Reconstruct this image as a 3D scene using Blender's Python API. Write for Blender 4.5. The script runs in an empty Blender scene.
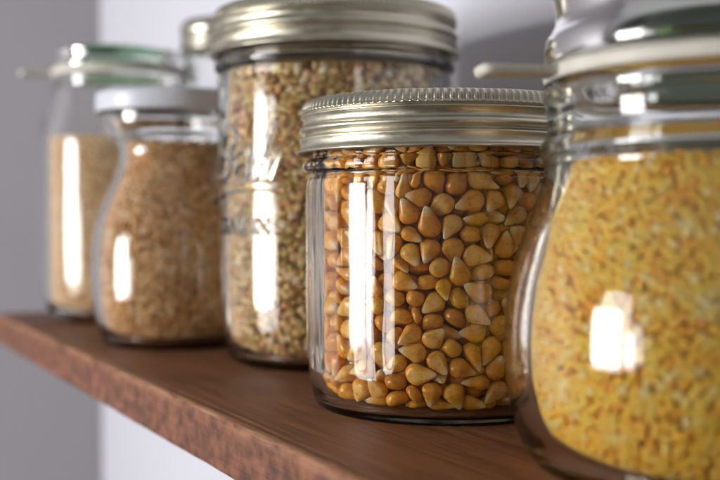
import bpy, math, random
import numpy as np
from mathutils import Vector, Quaternion, Matrix

sc = bpy.context.scene
COL = sc.collection
PI = math.pi
EYE = 0.0457                      # camera height above the shelf board, metres

# ------------------------------------------------------------------ helpers
def link(name, me, mat=None, parent=None):
    o = bpy.data.objects.new(name, me)
    COL.objects.link(o)
    if me is not None and mat is not None and len(me.materials) == 0:
        for m in (mat if isinstance(mat, (list, tuple)) else [mat]):
            me.materials.append(m)
    if parent is not None:
        o.parent = parent
    return o

def tag(o, label=None, cat=None, group=None, kind=None):
    if label: o['label'] = label
    if cat: o['category'] = cat
    if group: o['group'] = group
    if kind: o['kind'] = kind
    return o

def thing(name, loc, label, cat, rz=0.0, group=None):
    o = link(name, None)
    o.location = loc
    o.rotation_euler = (0, 0, rz)
    o.empty_display_size = .01
    return tag(o, label, cat, group)

def np_mesh(name, V, F, smooth=True):
    """V (n,3) array, F (m,k) array of equal-size faces"""
    me = bpy.data.meshes.new(name)
    V = np.asarray(V, dtype=np.float32); F = np.asarray(F, dtype=np.int32)
    k = F.shape[1]
    me.vertices.add(len(V)); me.vertices.foreach_set('co', V.ravel())
    me.loops.add(F.size); me.loops.foreach_set('vertex_index', F.ravel())
    me.polygons.add(len(F))
    me.polygons.foreach_set('loop_start', np.arange(0, F.size, k, dtype=np.int32))
    me.polygons.foreach_set('loop_total', np.full(len(F), k, dtype=np.int32))
    me.update(calc_edges=True)
    me.polygons.foreach_set('use_smooth', np.full(len(F), smooth))
    me.update()
    return me

def chaikin(P, n=2, closed=False):
    P = [tuple(p) for p in P]
    for _ in range(n):
        Q = [P[0]]
        for a, b in zip(P[:-1], P[1:]):
            Q.append((a[0]*.75+b[0]*.25, a[1]*.75+b[1]*.25))
            Q.append((a[0]*.25+b[0]*.75, a[1]*.25+b[1]*.75))
        Q.append(P[-1])
        P = Q
    return P

def revolve(name, prof, seg=128, fn=None, smooth=True):
    """prof: list of (r,z); a point with r==0 at either end closes the pole.
       fn(r,z,theta arrays) -> r offset"""
    prof = np.array(prof, dtype=np.float64)
    th = np.arange(seg) * 2*PI/seg
    n = len(prof)
    R = np.repeat(prof[:, 0:1], seg, 1); Z = np.repeat(prof[:, 1:2], seg, 1)
    T = np.repeat(th[None, :], n, 0)
    if fn is not None:
        R = R + fn(R, Z, T)
    V = np.stack([R*np.cos(T), R*np.sin(T), Z], -1).reshape(-1, 3)
    idx = np.arange(n*seg).reshape(n, seg)
    a = idx[:-1]; b = idx[1:]
    F = np.stack([a, np.roll(a, -1, 1), np.roll(b, -1, 1), b], -1).reshape(-1, 4)
    me = np_mesh(name, V, F, smooth)
    if prof[0, 0] < 1e-7 or prof[-1, 0] < 1e-7:
        import bmesh
        bm = bmesh.new(); bm.from_mesh(me)
        vs = [v for v in bm.verts if abs(v.co.x) < 1e-7 and abs(v.co.y) < 1e-7]
        bmesh.ops.remove_doubles(bm, verts=vs, dist=1e-7)
        bm.to_mesh(me); bm.free()
    return me

# ------------------------------------------------------------------ materials
def mat(name):
    m = bpy.data.materials.new(name); m.use_nodes = True
    nt = m.node_tree
    return m, nt, nt.nodes['Principled BSDF'], nt.nodes['Material Output']

def N(nt, kind, **kw):
    n = nt.nodes.new(kind)
    for k, v in kw.items():
        if hasattr(n, k): setattr(n, k, v)
    return n

def setin(n, **kw):
    for k, v in kw.items():
        n.inputs[k.replace('_', ' ')].default_value = v

def ramp(nt, pts, interp='LINEAR'):
    r = nt.nodes.new('ShaderNodeValToRGB'); cr = r.color_ramp; cr.interpolation = interp
    while len(cr.elements) < len(pts): cr.elements.new(.5)
    for e, (p, c) in zip(cr.elements, pts):
        e.position = p; e.color = (*c, 1) if len(c) == 3 else c
    return r

def mix(nt, fac, a, b, blend='MIX'):
    m = nt.nodes.new('ShaderNodeMix'); m.data_type = 'RGBA'; m.blend_type = blend
    for sock, v in ((m.inputs['Factor'], fac), (m.inputs['A'], a), (m.inputs['B'], b)):
        if hasattr(v, 'is_linked') or hasattr(v, 'links'): nt.links.new(v, sock)
        else: sock.default_value = (*v, 1) if isinstance(v, tuple) and len(v) == 3 else v
    return m.outputs['Result']

def noise(nt, vec, scale, detail=3, rough=.5):
    n = nt.nodes.new('ShaderNodeTexNoise')
    setin(n, Scale=scale, Detail=detail, Roughness=rough)
    if vec is not None: nt.links.new(vec, n.inputs['Vector'])
    return n.outputs['Fac']

def mapping(nt, coord, scale):
    m = nt.nodes.new('ShaderNodeMapping'); m.inputs['Scale'].default_value = scale
    nt.links.new(coord, m.inputs['Vector'])
    return m.outputs['Vector']

def glass_mat(name, tint, density, wob=.10, stretch=(1, 1, .22), rg=(0, .09)):
    m, nt, b, out = mat(name)
    setin(b, Base_Color=(1, 1, 1, 1), Roughness=0.0, IOR=1.5)
    b.inputs['Transmission Weight'].default_value = 1
    tc = N(nt, 'ShaderNodeTexCoord')
    # slow ripples of pressed glass, longer along the jar's height, plus finer pits
    f1 = noise(nt, mapping(nt, tc.outputs['Object'], stretch), 110, 2)
    bp = N(nt, 'ShaderNodeBump'); setin(bp, Strength=wob, Distance=.0012)
    nt.links.new(f1, bp.inputs['Height'])
    nt.links.new(bp.outputs['Normal'], b.inputs['Normal'])
    # faint smears of grease and dust in the roughness only
    f2 = noise(nt, mapping(nt, tc.outputs['Object'], (1, 1, .5)), 60, 5, .6)
    r = ramp(nt, [(.45, (rg[0],)*3), (.78, (rg[1],)*3)])
    nt.links.new(f2, r.inputs['Fac']); nt.links.new(r.outputs['Color'], b.inputs['Roughness'])
    va = N(nt, 'ShaderNodeVolumeAbsorption'); setin(va, Color=(*tint, 1), Density=density)
    nt.links.new(va.outputs['Volume'], out.inputs['Volume'])
    return m

G_CLEAR = glass_mat('clear_glass', (.60, .80, .62), 13)
G_GREEN = glass_mat('greenish_glass', (.60, .78, .65), 3)
G_PRESS = glass_mat('pressed_glass', (.62, .69, .58), 9, wob=.14, stretch=(1, 1, 1), rg=(.10, .20))
G_SIDE = glass_mat('pale_jar_glass', (.60, .82, .66), 6)

def metal_mat(name, col, rough, scr=1.0):
    m, nt, b, out = mat(name)
    tc = N(nt, 'ShaderNodeTexCoord')
    f = noise(nt, mapping(nt, tc.outputs['Object'], (1, 1, 3)), 180, 6, .6)
    c = ramp(nt, [(.3, tuple(x*.86 for x in col)), (.7, col)])
    nt.links.new(f, c.inputs['Fac'])
    # sparse tarnish specks
    f3 = noise(nt, tc.outputs['Object'], 420, 3, .5)
    r3 = ramp(nt, [(.72, (0, 0, 0)), (.80, (.8, .8, .8))]); nt.links.new(f3, r3.inputs['Fac'])
    cc = mix(nt, r3.outputs['Color'], c.outputs['Color'], (.36, .27, .15))
    nt.links.new(cc, b.inputs['Base Color'])
    r = ramp(nt, [(.25, (rough*.75,)*3), (.8, (rough*1.35,)*3)]); nt.links.new(f, r.inputs['Fac'])
    nt.links.new(r.outputs['Color'], b.inputs['Roughness'])
    b.inputs['Metallic'].default_value = 1
    f2 = noise(nt, mapping(nt, tc.outputs['Object'], (1, 1, 5)), 900, 2)
    bp = N(nt, 'ShaderNodeBump'); setin(bp, Strength=.12*scr, Distance=.0003)
    nt.links.new(f2, bp.inputs['Height']); nt.links.new(bp.outputs['Normal'], b.inputs['Normal'])
    return m

M_BAND = metal_mat('tinned_band_metal', (.60, .56, .455), .37)
M_LID = metal_mat('tinned_lid_metal', (.58, .55, .48), .36)
M_GOLD = metal_mat('pale_gold_metal', (.66, .63, .52), .30)

def rubber_mat():
    m, nt, b, out = mat('beige_rubber')
    tc = N(nt, 'ShaderNodeTexCoord')
    f = noise(nt, tc.outputs['Object'], 150, 4)
    c = ramp(nt, [(.3, (.53, .50, .43)), (.7, (.63, .60, .52))]); nt.links.new(f, c.inputs['Fac'])
    nt.links.new(c.outputs['Color'], b.inputs['Base Color'])
    setin(b, Roughness=.55); b.inputs['Subsurface Weight'].default_value = .15
    b.inputs['Subsurface Radius'].default_value = (.002, .0015, .001)
    return m
M_RUB = rubber_mat()

def plastic_mat():
    m, nt, b, out = mat('frosted_plastic')
    tc = N(nt, 'ShaderNodeTexCoord')
    f = noise(nt, tc.outputs['Object'], 90, 3)
    c = ramp(nt, [(.3, (.54, .56, .62)), (.7, (.61, .63, .69))]); nt.links.new(f, c.inputs['Fac'])
    nt.links.new(c.outputs['Color'], b.inputs['Base Color'])
    setin(b, Roughness=.32)
    return m
M_PLA = plastic_mat()

def grain_mat(name, pts, rough=.5, sss=0.0, bump=0.0, bscale=900, spec=.35):
    """colour of a grain from the per-grain random stored on its vertices"""
    m, nt, b, out = mat(name)
    at = N(nt, 'ShaderNodeAttribute', attribute_name='rnd')
    sp = N(nt, 'ShaderNodeSeparateColor'); nt.links.new(at.outputs['Color'], sp.inputs['Color'])
    c = ramp(nt, pts); nt.links.new(sp.outputs['Red'], c.inputs['Fac'])
    tc = N(nt, 'ShaderNodeTexCoord')
    f = noise(nt, tc.outputs['Object'], bscale, 3)
    r = ramp(nt, [(.3, (.84, .84, .84)), (.7, (1.06, 1.06, 1.06))]); nt.links.new(f, r.inputs['Fac'])
    col = mix(nt, 1.0, c.outputs['Color'], r.outputs['Color'], 'MULTIPLY')
    nt.links.new(col, b.inputs['Base Color'])
    setin(b, Roughness=rough); b.inputs['Specular IOR Level'].default_value = spec
    if sss:
        b.inputs['Subsurface Weight'].default_value = sss
        b.inputs['Subsurface Radius'].default_value = (.0012, .0007, .0003)
        b.inputs['Subsurface Scale'].default_value = 1
    if bump:
        bp = N(nt, 'ShaderNodeBump'); setin(bp, Strength=bump, Distance=.0004)
        nt.links.new(f, bp.inputs['Height']); nt.links.new(bp.outputs['Normal'], b.inputs['Normal'])
    return m

def corn_mat():
    m, nt, b, out = mat('popcorn_kernel_skin')
    at = N(nt, 'ShaderNodeAttribute', attribute_name='rnd')      # R tip->crown, G germ face, B random of the grain
    sp = N(nt, 'ShaderNodeSeparateColor'); nt.links.new(at.outputs['Color'], sp.inputs['Color'])
    oi = N(nt, 'ShaderNodeObjectInfo')
    ad = N(nt, 'ShaderNodeMath', operation='ADD'); nt.links.new(sp.outputs['Blue'], ad.inputs[0]); nt.links.new(oi.outputs['Random'], ad.inputs[1])
    fr = N(nt, 'ShaderNodeMath', operation='FRACT'); nt.links.new(ad.outputs[0], fr.inputs[0])
    body = ramp(nt, [(0, (.58, .21, .012)), (.25, (.82, .37, .028)), (.5, (.74, .29, .020)), (.72, (.88, .44, .042)), (.86, (.82, .44, .085)), (.95, (.80, .38, .012)), (.99, (.90, .48, .006))])
    nt.links.new(fr.outputs[0], body.inputs['Fac'])
    tc = N(nt, 'ShaderNodeTexCoord')
    f = noise(nt, tc.outputs['Object'], 420, 4, .55)
    # cream tip cap
    a1 = N(nt, 'ShaderNodeMath', operation='MULTIPLY_ADD'); a1.inputs[1].default_value = .28; nt.links.new(f, a1.inputs[0]); nt.links.new(sp.outputs['Red'], a1.inputs[2])
    rt = ramp(nt, [(.22, (.95, .95, .95)), (.30, (.55, .55, .55)), (.46, (0, 0, 0))]); nt.links.new(a1.outputs[0], rt.inputs['Fac'])
    c1 = mix(nt, rt.outputs['Color'], body.outputs['Color'], (.86, .70, .42))
    # paler germ patch on one face
    a2 = N(nt, 'ShaderNodeMath', operation='MULTIPLY_ADD'); a2.inputs[1].default_value = .5; nt.links.new(f, a2.inputs[0]); nt.links.new(sp.outputs['Green'], a2.inputs[2])
    rg = ramp(nt, [(.66, (0, 0, 0)), (1.0, (.42, .42, .42)), (1.25, (.5, .5, .5))][:2]); nt.links.new(a2.outputs[0], rg.inputs['Fac'])
    c2 = mix(nt, rg.outputs['Color'], c1, (.90, .62, .25))
    f9 = noise(nt, tc.outputs['Object'], 900, 4, .6)
    r9 = ramp(nt, [(.32, (.80, .72, .60)), (.55, (1.03, 1.03, 1.03))]); nt.links.new(f9, r9.inputs['Fac'])
    c2 = mix(nt, .8, c2, r9.outputs['Color'], 'MULTIPLY')
    nt.links.new(c2, b.inputs['Base Color'])
    setin(b, Roughness=.30); b.inputs['Specular IOR Level'].default_value = .5
    b.inputs['Subsurface Weight'].default_value = .22
    b.inputs['Subsurface Radius'].default_value = (.0014, .0007, .0002)
    b.inputs['Subsurface Scale'].default_value = 1
    rr = ramp(nt, [(.3, (.20,)*3), (.7, (.46,)*3)]); nt.links.new(f, rr.inputs['Fac']); nt.links.new(rr.outputs['Color'], b.inputs['Roughness'])
    bp = N(nt, 'ShaderNodeBump'); setin(bp, Strength=.22, Distance=.0005)
    nt.links.new(f, bp.inputs['Height']); nt.links.new(bp.outputs['Normal'], b.inputs['Normal'])
    return m
M_CORN = corn_mat()

M_BUCK = grain_mat('buckwheat_grain', [(0, (.20, .09, .03)), (.10, (.50, .23, .08)), (.28, (.58, .41, .12)), (.45, (.74, .53, .19)), (.58, (.74, .36, .13)), (.72, (.82, .62, .26)), (.88, (.86, .52, .26)), (1, (.90, .78, .52))], .45, bump=.4)
M_MIL = grain_mat('yellow_grit', [(0, (.86, .38, .04)), (.2, (.93, .48, .045)), (.5, (.95, .545, .06)), (.8, (.96, .60, .11)), (1, (.96, .72, .32))], .6, sss=.4)
M_RICE = grain_mat('brown_grain', [(0, (.58, .27, .09)), (.3, (.84, .47, .18)), (.6, (.92, .57, .25)), (.85, (.94, .66, .34)), (1, (.95, .76, .50))], .45)
M_PALE = grain_mat('pale_grain', [(0, (.72, .42, .17)), (.4, (.85, .57, .29)), (.8, (.90, .65, .37)), (1, (.92, .74, .50))], .5)

def wood_mat():
    m, nt, b, out = mat('stained_board_wood')
    tc = N(nt, 'ShaderNodeTexCoord'); O = tc.outputs['Object']
    ge = N(nt, 'ShaderNodeNewGeometry')
    # grain runs along local X
    warp = noise(nt, mapping(nt, O, (3, 12, 12)), 2.2, 3)
    wv = mapping(nt, O, (1.1, 26, 26))
    g1 = noise(nt, wv, 14, 6, .65)
    g2 = noise(nt, mapping(nt, O, (6, 210, 210)), 6, 4, .6)
    g3 = noise(nt, O, 24, 4, .6)
    c1 = ramp(nt, [(.30, (.155, .060, .026)), (.5, (.238, .097, .042)), (.68, (.335, .148, .066))]); nt.links.new(g1, c1.inputs['Fac'])
    r2 = ramp(nt, [(.36, (.62, .60, .58)), (.56, (1.10, 1.10, 1.10))]); nt.links.new(g2, r2.inputs['Fac'])
    top = mix(nt, .8, c1.outputs['Color'], r2.outputs['Color'], 'MULTIPLY')
    r3 = ramp(nt, [(.3, (.75, .75, .75)), (.7, (1.25, 1.2, 1.15))]); nt.links.new(g3, r3.inputs['Fac'])
    top = mix(nt, .7, top, r3.outputs['Color'], 'MULTIPLY')
    # dents and knots
    # sawn front edge: redder, mottled with dark rounded stains
    vo = N(nt, 'ShaderNodeTexNoise'); setin(vo, Scale=190, Detail=2.5, Roughness=.5, Distortion=.1); nt.links.new(mapping(nt, O, (1.0, 1, 1.15)), vo.inputs['Vector'])
    e1 = ramp(nt, [(.30, (.080, .032, .018)), (.42, (.128, .050, .028)), (.52, (.190, .073, .037)), (.72, (.26, .105, .052))]); nt.links.new(vo.outputs['Fac'], e1.inputs['Fac'])
    e2 = noise(nt, mapping(nt, O, (1, 6, 6)), 45, 5, .6)
    er = ramp(nt, [(.35, (.72, .70, .70)), (.65, (1.12, 1.08, 1.05))]); nt.links.new(e2, er.inputs['Fac'])
    edge = mix(nt, 1.0, e1.outputs['Color'], er.outputs['Color'], 'MULTIPLY')
    at = N(nt, 'ShaderNodeAttribute', attribute_name='edge')
    col = mix(nt, at.outputs['Fac'], top, edge)
    # bare worn arris
    wn = noise(nt, mapping(nt, O, (1, 8, 8)), 60, 4, .7)
    aw = N(nt, 'ShaderNodeAttribute', attribute_name='worn')
    mu = N(nt, 'ShaderNodeMath', operation='MULTIPLY'); wr = ramp(nt, [(.40, (0, 0, 0)), (.6, (1, 1, 1))]); nt.links.new(wn, wr.inputs['Fac'])
    nt.links.new(wr.outputs['Color'], mu.inputs[0]); nt.links.new(aw.outputs['Fac'], mu.inputs[1])
    col = mix(nt, mu.outputs[0], col, (.38, .19, .105))
    nt.links.new(col, b.inputs['Base Color'])
    rr = ramp(nt, [(.3, (.42,)*3), (.7, (.62,)*3)]); nt.links.new(g1, rr.inputs['Fac']); nt.links.new(rr.outputs['Color'], b.inputs['Roughness'])
    b.inputs['Specular IOR Level'].default_value = .35
    hh = mix(nt, .25, g2, vo.outputs['Fac'])
    bp = N(nt, 'ShaderNodeBump'); setin(bp, Strength=.35, Distance=.0006)
    nt.links.new(hh, bp.inputs['Height']); nt.links.new(bp.outputs['Normal'], b.inputs['Normal'])
    return m
M_WOOD = wood_mat()

def wall_mat(name, col):
    m, nt, b, out = mat(name)
    tc = N(nt, 'ShaderNodeTexCoord')
    f = noise(nt, tc.outputs['Object'], 3, 4)
    c = ramp(nt, [(.3, tuple(x*.95 for x in col)), (.7, col)]); nt.links.new(f, c.inputs['Fac'])
    nt.links.new(c.outputs['Color'], b.inputs['Base Color']); setin(b, Roughness=.85)
    f2 = noise(nt, tc.outputs['Object'], 120, 3)
    bp = N(nt, 'ShaderNodeBump'); setin(bp, Strength=.25, Distance=.001)
    nt.links.new(f2, bp.inputs['Height']); nt.links.new(bp.outputs['Normal'], b.inputs['Normal'])
    return m
M_WALL = wall_mat('white_wall_paint', (.66, .66, .725))
M_SIDE = wall_mat('grey_side_wall', (.38, .36, .375))  # side wall: one even grey, darker than the back wall

# ------------------------------------------------------------------ setting: shelf board and two walls
U = Vector((-.473, .881, 0)).normalized()     # along the shelf, away from the camera
NV = Vector((.881, .473, 0)).normalized()     # from the front edge towards the wall
P0 = Vector((-.01146, .2062, 0))              # a point of the front edge
SHELF_D = .128
ROT = math.atan2(U.y, U.x)                    # local x = U, local y = -NV
def SP(s, w, z=0):
    return P0 + U*s + NV*w + Vector((0, 0, z))

END_S = .632
def shelf_mesh():
    # local: x along U, y = -w (front edge at y=0), z
    th = .0132; r = .0013
    ys = [(-SHELF_D, 0, 0, 0)]
    prof = [(-SHELF_D, 0.0, 0, 0)]
    for k in range(1, 30): prof.append((-SHELF_D*(1-k/30), 0.0, 0, 0))
    prof += [(-.0042, 0, 0, 0), (-.0036, -.00005, 0, .3), (-.0032, -.00030, 0, 0), (-.0028, -.00032, 0, 0), (-.0024, -.00010, 0, .8), (-.0018, -.00012, 0, .9)]
    for k in range(6):
        a = PI/2*k/5
        prof.append((-r + r*math.sin(a), -r*(1-math.cos(a))-.00015, .0 if k < 2 else (.5 if k < 3 else 1), 1.0 if k < 4 else .4))
    for k in range(1, 8): prof.append((0.0001*math.sin(k*1.7), -r - (th-2*r)*k/8, 1, 0))
    for k in range(5):
        a = PI/2*k/4
        prof.append((-r*(1-math.cos(a)), -th + r*(1-math.sin(a)), 1, 0))
    prof.append((-SHELF_D, -th, 1, 0))
    xs = np.arange(-.42, .334, .0025)
    rd = random.Random(3)
    V = []; E = []; W = []
    ph = [rd.uniform(0, 6.28) for _ in range(6)]
    for x in xs:
        wob = .00012*math.sin(x*61+ph[0])+.0001*math.sin(x*143+ph[1])+.00007*math.sin(x*390+ph[2])
        wz = .00008*math.sin(x*210+ph[3])+.00006*math.sin(x*520+ph[4])
        for (y, z, e, wn) in prof:
            k = max(0, 1-abs(y)/.004)
            V.append((x, y+wob*k, z-abs(wz)*k*(1 if z > -.006 else 0))); E.append(e); W.append(wn)
    n = len(prof); m = len(xs)
    F = []
    for i in range(m-1):
        for j in range(n):
            j2 = (j+1) % n
            F.append((i*n+j, i*n+j2, (i+1)*n+j2, (i+1)*n+j))
    me = bpy.data.meshes.new('wooden_shelf')
    F.append(tuple(range(n-1, -1, -1))); F.append(tuple((m-1)*n+k for k in range(n)))
    me.from_pydata(V, [], F)
    import bmesh
    bm = bmesh.new(); bm.from_mesh(me); bmesh.ops.recalc_face_normals(bm, faces=bm.faces); bm.to_mesh(me); bm.free()
    a = me.attributes.new('edge', 'FLOAT', 'POINT'); a.data.foreach_set('value', E)
    a = me.attributes.new('worn', 'FLOAT', 'POINT'); a.data.foreach_set('value', W)
    for p in me.polygons: p.use_smooth = len(p.vertices) == 4
    me.set_sharp_from_angle(angle=math.radians(40))
    return me
# the board stops just past the farthest jar
sh = link('wooden_shelf', shelf_mesh(), M_WOOD)
sh.location = P0; sh.rotation_euler = (0, 0, ROT)
tag(sh, 'dark brown stained wooden shelf board with a mottled reddish front edge, under all the jars', 'shelf')

def slab(name, s0, s1, w0, w1, z0, z1, m):
    V = [SP(s, w, z) for z in (z0, z1) for (s, w) in ((s0, w0), (s1, w0), (s1, w1), (s0, w1))]
    F = [(0, 1, 2, 3), (4, 7, 6, 5), (0, 4, 5, 1), (1, 5, 6, 2), (2, 6, 7, 3), (3, 7, 4, 0)]
    me = bpy.data.meshes.new(name); me.from_pydata([tuple(v) for v in V], [], F)
    import bmesh
    bm = bmesh.new(); bm.from_mesh(me); bmesh.ops.recalc_face_normals(bm, faces=bm.faces); bm.to_mesh(me); bm.free()
    o = link(name, me, m); tag(o, kind='structure')
    return o
slab('wall_back', -.9, END_S+.002, SHELF_D+.0008, SHELF_D+.1, -.9, 1.0, M_WALL)
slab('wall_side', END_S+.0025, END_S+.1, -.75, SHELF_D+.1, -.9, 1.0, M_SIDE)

# ------------------------------------------------------------------ grain packing
def ico():
    import bmesh
    bm = bmesh.new(); bmesh.ops.create_icosphere(bm, subdivisions=2, radius=1)
    V = np.array([v.co[:] for v in bm.verts]); F = np.array([[v.index for v in f.verts] for f in bm.faces]); bm.free()
    return V, F
ICO_V, ICO_F = ico()

def grain_shapes(kind, rs, n=8):
    out = []
    for _ in range(n):
        V = ICO_V.copy()
        if kind == 'buckwheat':      # rounded three-cornered
            a = np.arctan2(V[:, 1], V[:, 0]); k = 1 + .20*np.cos(3*a + rs.uniform(0, 6))*(1-np.abs(V[:, 2])**2)
            V[:, :2] *= k[:, None]; V[:, 2] *= rs.uniform(1.0, 1.25)
            V *= rs.uniform(.9, 1.05)
            V[:, 2] += .22*np.sign(V[:, 2])*np.maximum(0, np.abs(V[:, 2])-.75)
        elif kind == 'grit':
            for _k in range(6):
                d = rs.normal(size=3); d /= np.linalg.norm(d); t = rs.uniform(.70, .90)
                h = V @ d; V -= np.outer(np.maximum(0, h-t), d)
            V *= rs.uniform(.86, 1.16, size=3)
        elif kind == 'rice':
            V *= np.array([.62*rs.uniform(.85, 1.15), .50*rs.uniform(.8, 1.2), 1.5*rs.uniform(.8, 1.15)])
            V[:, 0] += .12*V[:, 2]**2*rs.choice([-1, 1])
        V += rs.normal(scale=.025, size=V.shape)
        out.append(V)
    return out

def prof_r(prof, z):
    zs = [p[1] for p in prof]; rsv = [p[0] for p in prof]
    return float(np.interp(z, zs, rsv))

def pack(prof, size, layers, rs, dmin=.86, z0=None, z1=None):
    """random dense scatter of grain centres in layers under the wall of a cavity profile [(r,z)] """
    pts = []
    z0 = prof[0][1] if z0 is None else z0; z1 = prof[-1][1] if z1 is None else z1
    for L in range(layers):
        off = size*(.5+.72*L)
        d = size*dmin
        cell = d
        grid = {}
        zz0, zz1 = z0+size*.45, z1-size*.3*L
        area = 2*PI*max(p[0] for p in prof)*(zz1-zz0)
        tries = int(area/(d*d)*(9 if L == 0 else 5))
        Z = rs.uniform(zz0, zz1, tries); A = rs.uniform(0, 2*PI, tries)
        for z, a in zip(Z, A):
            r = prof_r(prof, z) - off
            if r < size*.5: continue
            x, y = r*math.cos(a), r*math.sin(a)
            k = (int(x//cell), int(y//cell), int(z//cell)); ok = True
            for i in (-1, 0, 1):
                for j in (-1, 0, 1):
                    for l in (-1, 0, 1):
                        for q in grid.get((k[0]+i, k[1]+j, k[2]+l), ()):
                            if (q[0]-x)**2+(q[1]-y)**2+(q[2]-z)**2 < d*d: ok = False; break
                        if not ok: break
                    if not ok: break
                if not ok: break
            if ok:
                grid.setdefault(k, []).append((x, y, z)); pts.append((x, y, z, L))
    return np.array(pts)

def rand_rot(rs, n):
    q = rs.normal(size=(n, 4)); q /= np.linalg.norm(q, axis=1)[:, None]
    w, x, y, z = q.T
    return np.stack([1-2*(y*y+z*z), 2*(x*y-w*z), 2*(x*z+w*y), 2*(x*y+w*z), 1-2*(x*x+z*z), 2*(y*z-w*x), 2*(x*z-w*y), 2*(y*z+w*x), 1-2*(x*x+y*y)], -1).reshape(n, 3, 3)

def grains_mesh(name, pts, size, kind, rs, prof, core_off, scale=1.06):
    shapes = grain_shapes(kind, rs)
    n = len(pts); M = rand_rot(rs, n); sid = rs.integers(0, len(shapes), n)
    sc_ = size*.5*scale*rs.uniform(.88, 1.1, n)
    nv = len(ICO_V)
    base = np.stack(shapes)[sid]                       # n,nv,3
    V = np.einsum('nij,nvj->nvi', M, base)*sc_[:, None, None] + pts[:, None, :3]
    # keep every grain just inside the cavity wall
    r = np.hypot(V[..., 0], V[..., 1]); lim = np.interp(V[..., 2], [p[1] for p in prof], [p[0] for p in prof])-.00025
    k = np.minimum(1, lim/np.maximum(r, 1e-9)); V[..., 0] *= k; V[..., 1] *= k
    V[..., 2] = np.maximum(V[..., 2], prof[0][1]+.0002)
    F = ICO_F[None]+(np.arange(n)*nv)[:, None, None]
    rnd = rs.uniform(0, 1, (n, 3))
    C = np.concatenate([np.repeat(rnd[:, None, :], nv, 1), np.ones((n, nv, 1))], -1).reshape(-1, 4)
    V = V.reshape(-1, 3); F = F.reshape(-1, 3)
    # inner mass, a lumpy solid under the outer layers
    cp = []
    for z in np.linspace(prof[0][1]+size*.6, pts[:, 2].max(), 40):
        cp.append((max(.001, prof_r(prof, z)-core_off), z))
    seg = 80; cv = []; cc = []
    for (cr, z) in cp:
        for i in range(seg):
            a = 2*PI*i/seg; rr = cr+rs.uniform(-.25, .1)*size; cv.append((rr*math.cos(a), rr*math.sin(a), z)); v = rs.uniform(0, .6); cc.append((v, v, v, 1))
    cf = []
    for j in range(len(cp)-1):
        for i in range(seg):
            a = j*seg+i; b = j*seg+(i+1) % seg
            cf += [(a, b, b+seg), (a, b+seg, a+seg)]
    tb = len(cv); cv += [(0, 0, cp[0][1]), (0, 0, cp[-1][1])]; cc += [(.3, .3, .3, 1)]*2
    for i in range(seg):
        cf.append((tb, (i+1) % seg, i)); q = (len(cp)-1)*seg; cf.append((tb+1, q+i, q+(i+1) % seg))
    base_i = len(V)
    V = np.concatenate([V, np.array(cv)]); F = np.concatenate([F, np.array(cf)+base_i]); C = np.concatenate([C, np.array(cc)])
    me = np_mesh(name, V, F)
    at = me.attributes.new('rnd', 'FLOAT_COLOR', 'POINT'); at.data.foreach_set('color', C.astype(np.float32).ravel())
    return me

# ------------------------------------------------------------------ glass jar bodies
def jar_body(outer, inner, seg=160, fn=None, n=2):
    """outer: bottom centre -> rim (r,z); inner: rim -> bottom centre. one closed wall of glass"""
    prof = chaikin(outer, n) + chaikin(inner, n)
    return revolve('glass_body', prof, seg, fn)

def screw_band(lip_r, r, z0, z1, nrib, hz):
    """screw band seen from outside: knurled shoulder, two rolled threads, curled lip. open above the lid disc"""
    h = z1-z0
    f = lambda q: z0+h*q
    P = [(r-.0062, z1-.0003), (r-.0055, z1), (r-.0018, z1), (r-.0009, z1-.0002), (r-.0003, z1-.0008), (r-.0001, z1-.0014), (r, f(.86)), (r+.0001, f(.80)), (r+.0003, f(.772)),
         (r-.0007, f(.745)), (r-.0008, f(.735)), (r+.0001, f(.71)), (r+.0002, f(.69)), (r-.0004, f(.65)), (r-.0007, f(.56)), (r-.0005, f(.525)), (r+.0002, f(.49)), (r+.0005, f(.44)), (r+.0003, f(.40)),
         (r-.0005, f(.355)), (r-.0007, f(.34)), (r-.0003, f(.31)), (r+.0003, f(.29)), (r+.0004, f(.26)), (r+.0000, f(.20)), (r+.0002, f(.10)), (lip_r-.0007, f(.065)), (lip_r-.0001, f(.045)), (lip_r, f(.02)), (lip_r-.0004, f(-.005)), (lip_r-.0012, f(-.005)),
         (lip_r-.0020, f(.03)), (r-.0011, f(.10)), (r-.0013, f(.3)), (r-.0017, f(.5)), (r-.0013, f(.7)), (r-.0013, z1-.0012), (r-.0060, z1-.0012), (r-.0062, z1-.0003)]
    P = chaikin(P, 1)
    za, zb = f(.765), z1-.0003
    def fn(R, Z, T):
        w = np.clip((Z-za)/.0003, 0, 1)*np.clip((zb+.0005-Z)/.0005, 0, 1)*(R > r-.0018)
        v = .5+.5*np.cos(T*nrib)
        # slight dents so the rolled band is not perfectly regular
        d = .00006*np.sin(3*T+1)+.00005*np.sin(7*T+Z*400)
        return -w*.00078*(1-v**1.2) + d
    return revolve('screw_band', P, nrib*6, fn)

def lid_disc(r, z):
    return revolve('lid_disc', chaikin([(0, z+.0002), (r*.55, z+.0002), (r*.58, z-.0002), (r*.80, z-.0002), (r*.83, z+.0003), (r*.96, z+.0003), (r, z-.0001), (r, z-.0007), (r*.9, z-.0007), (0, z-.0007)], 1), 128)

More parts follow.
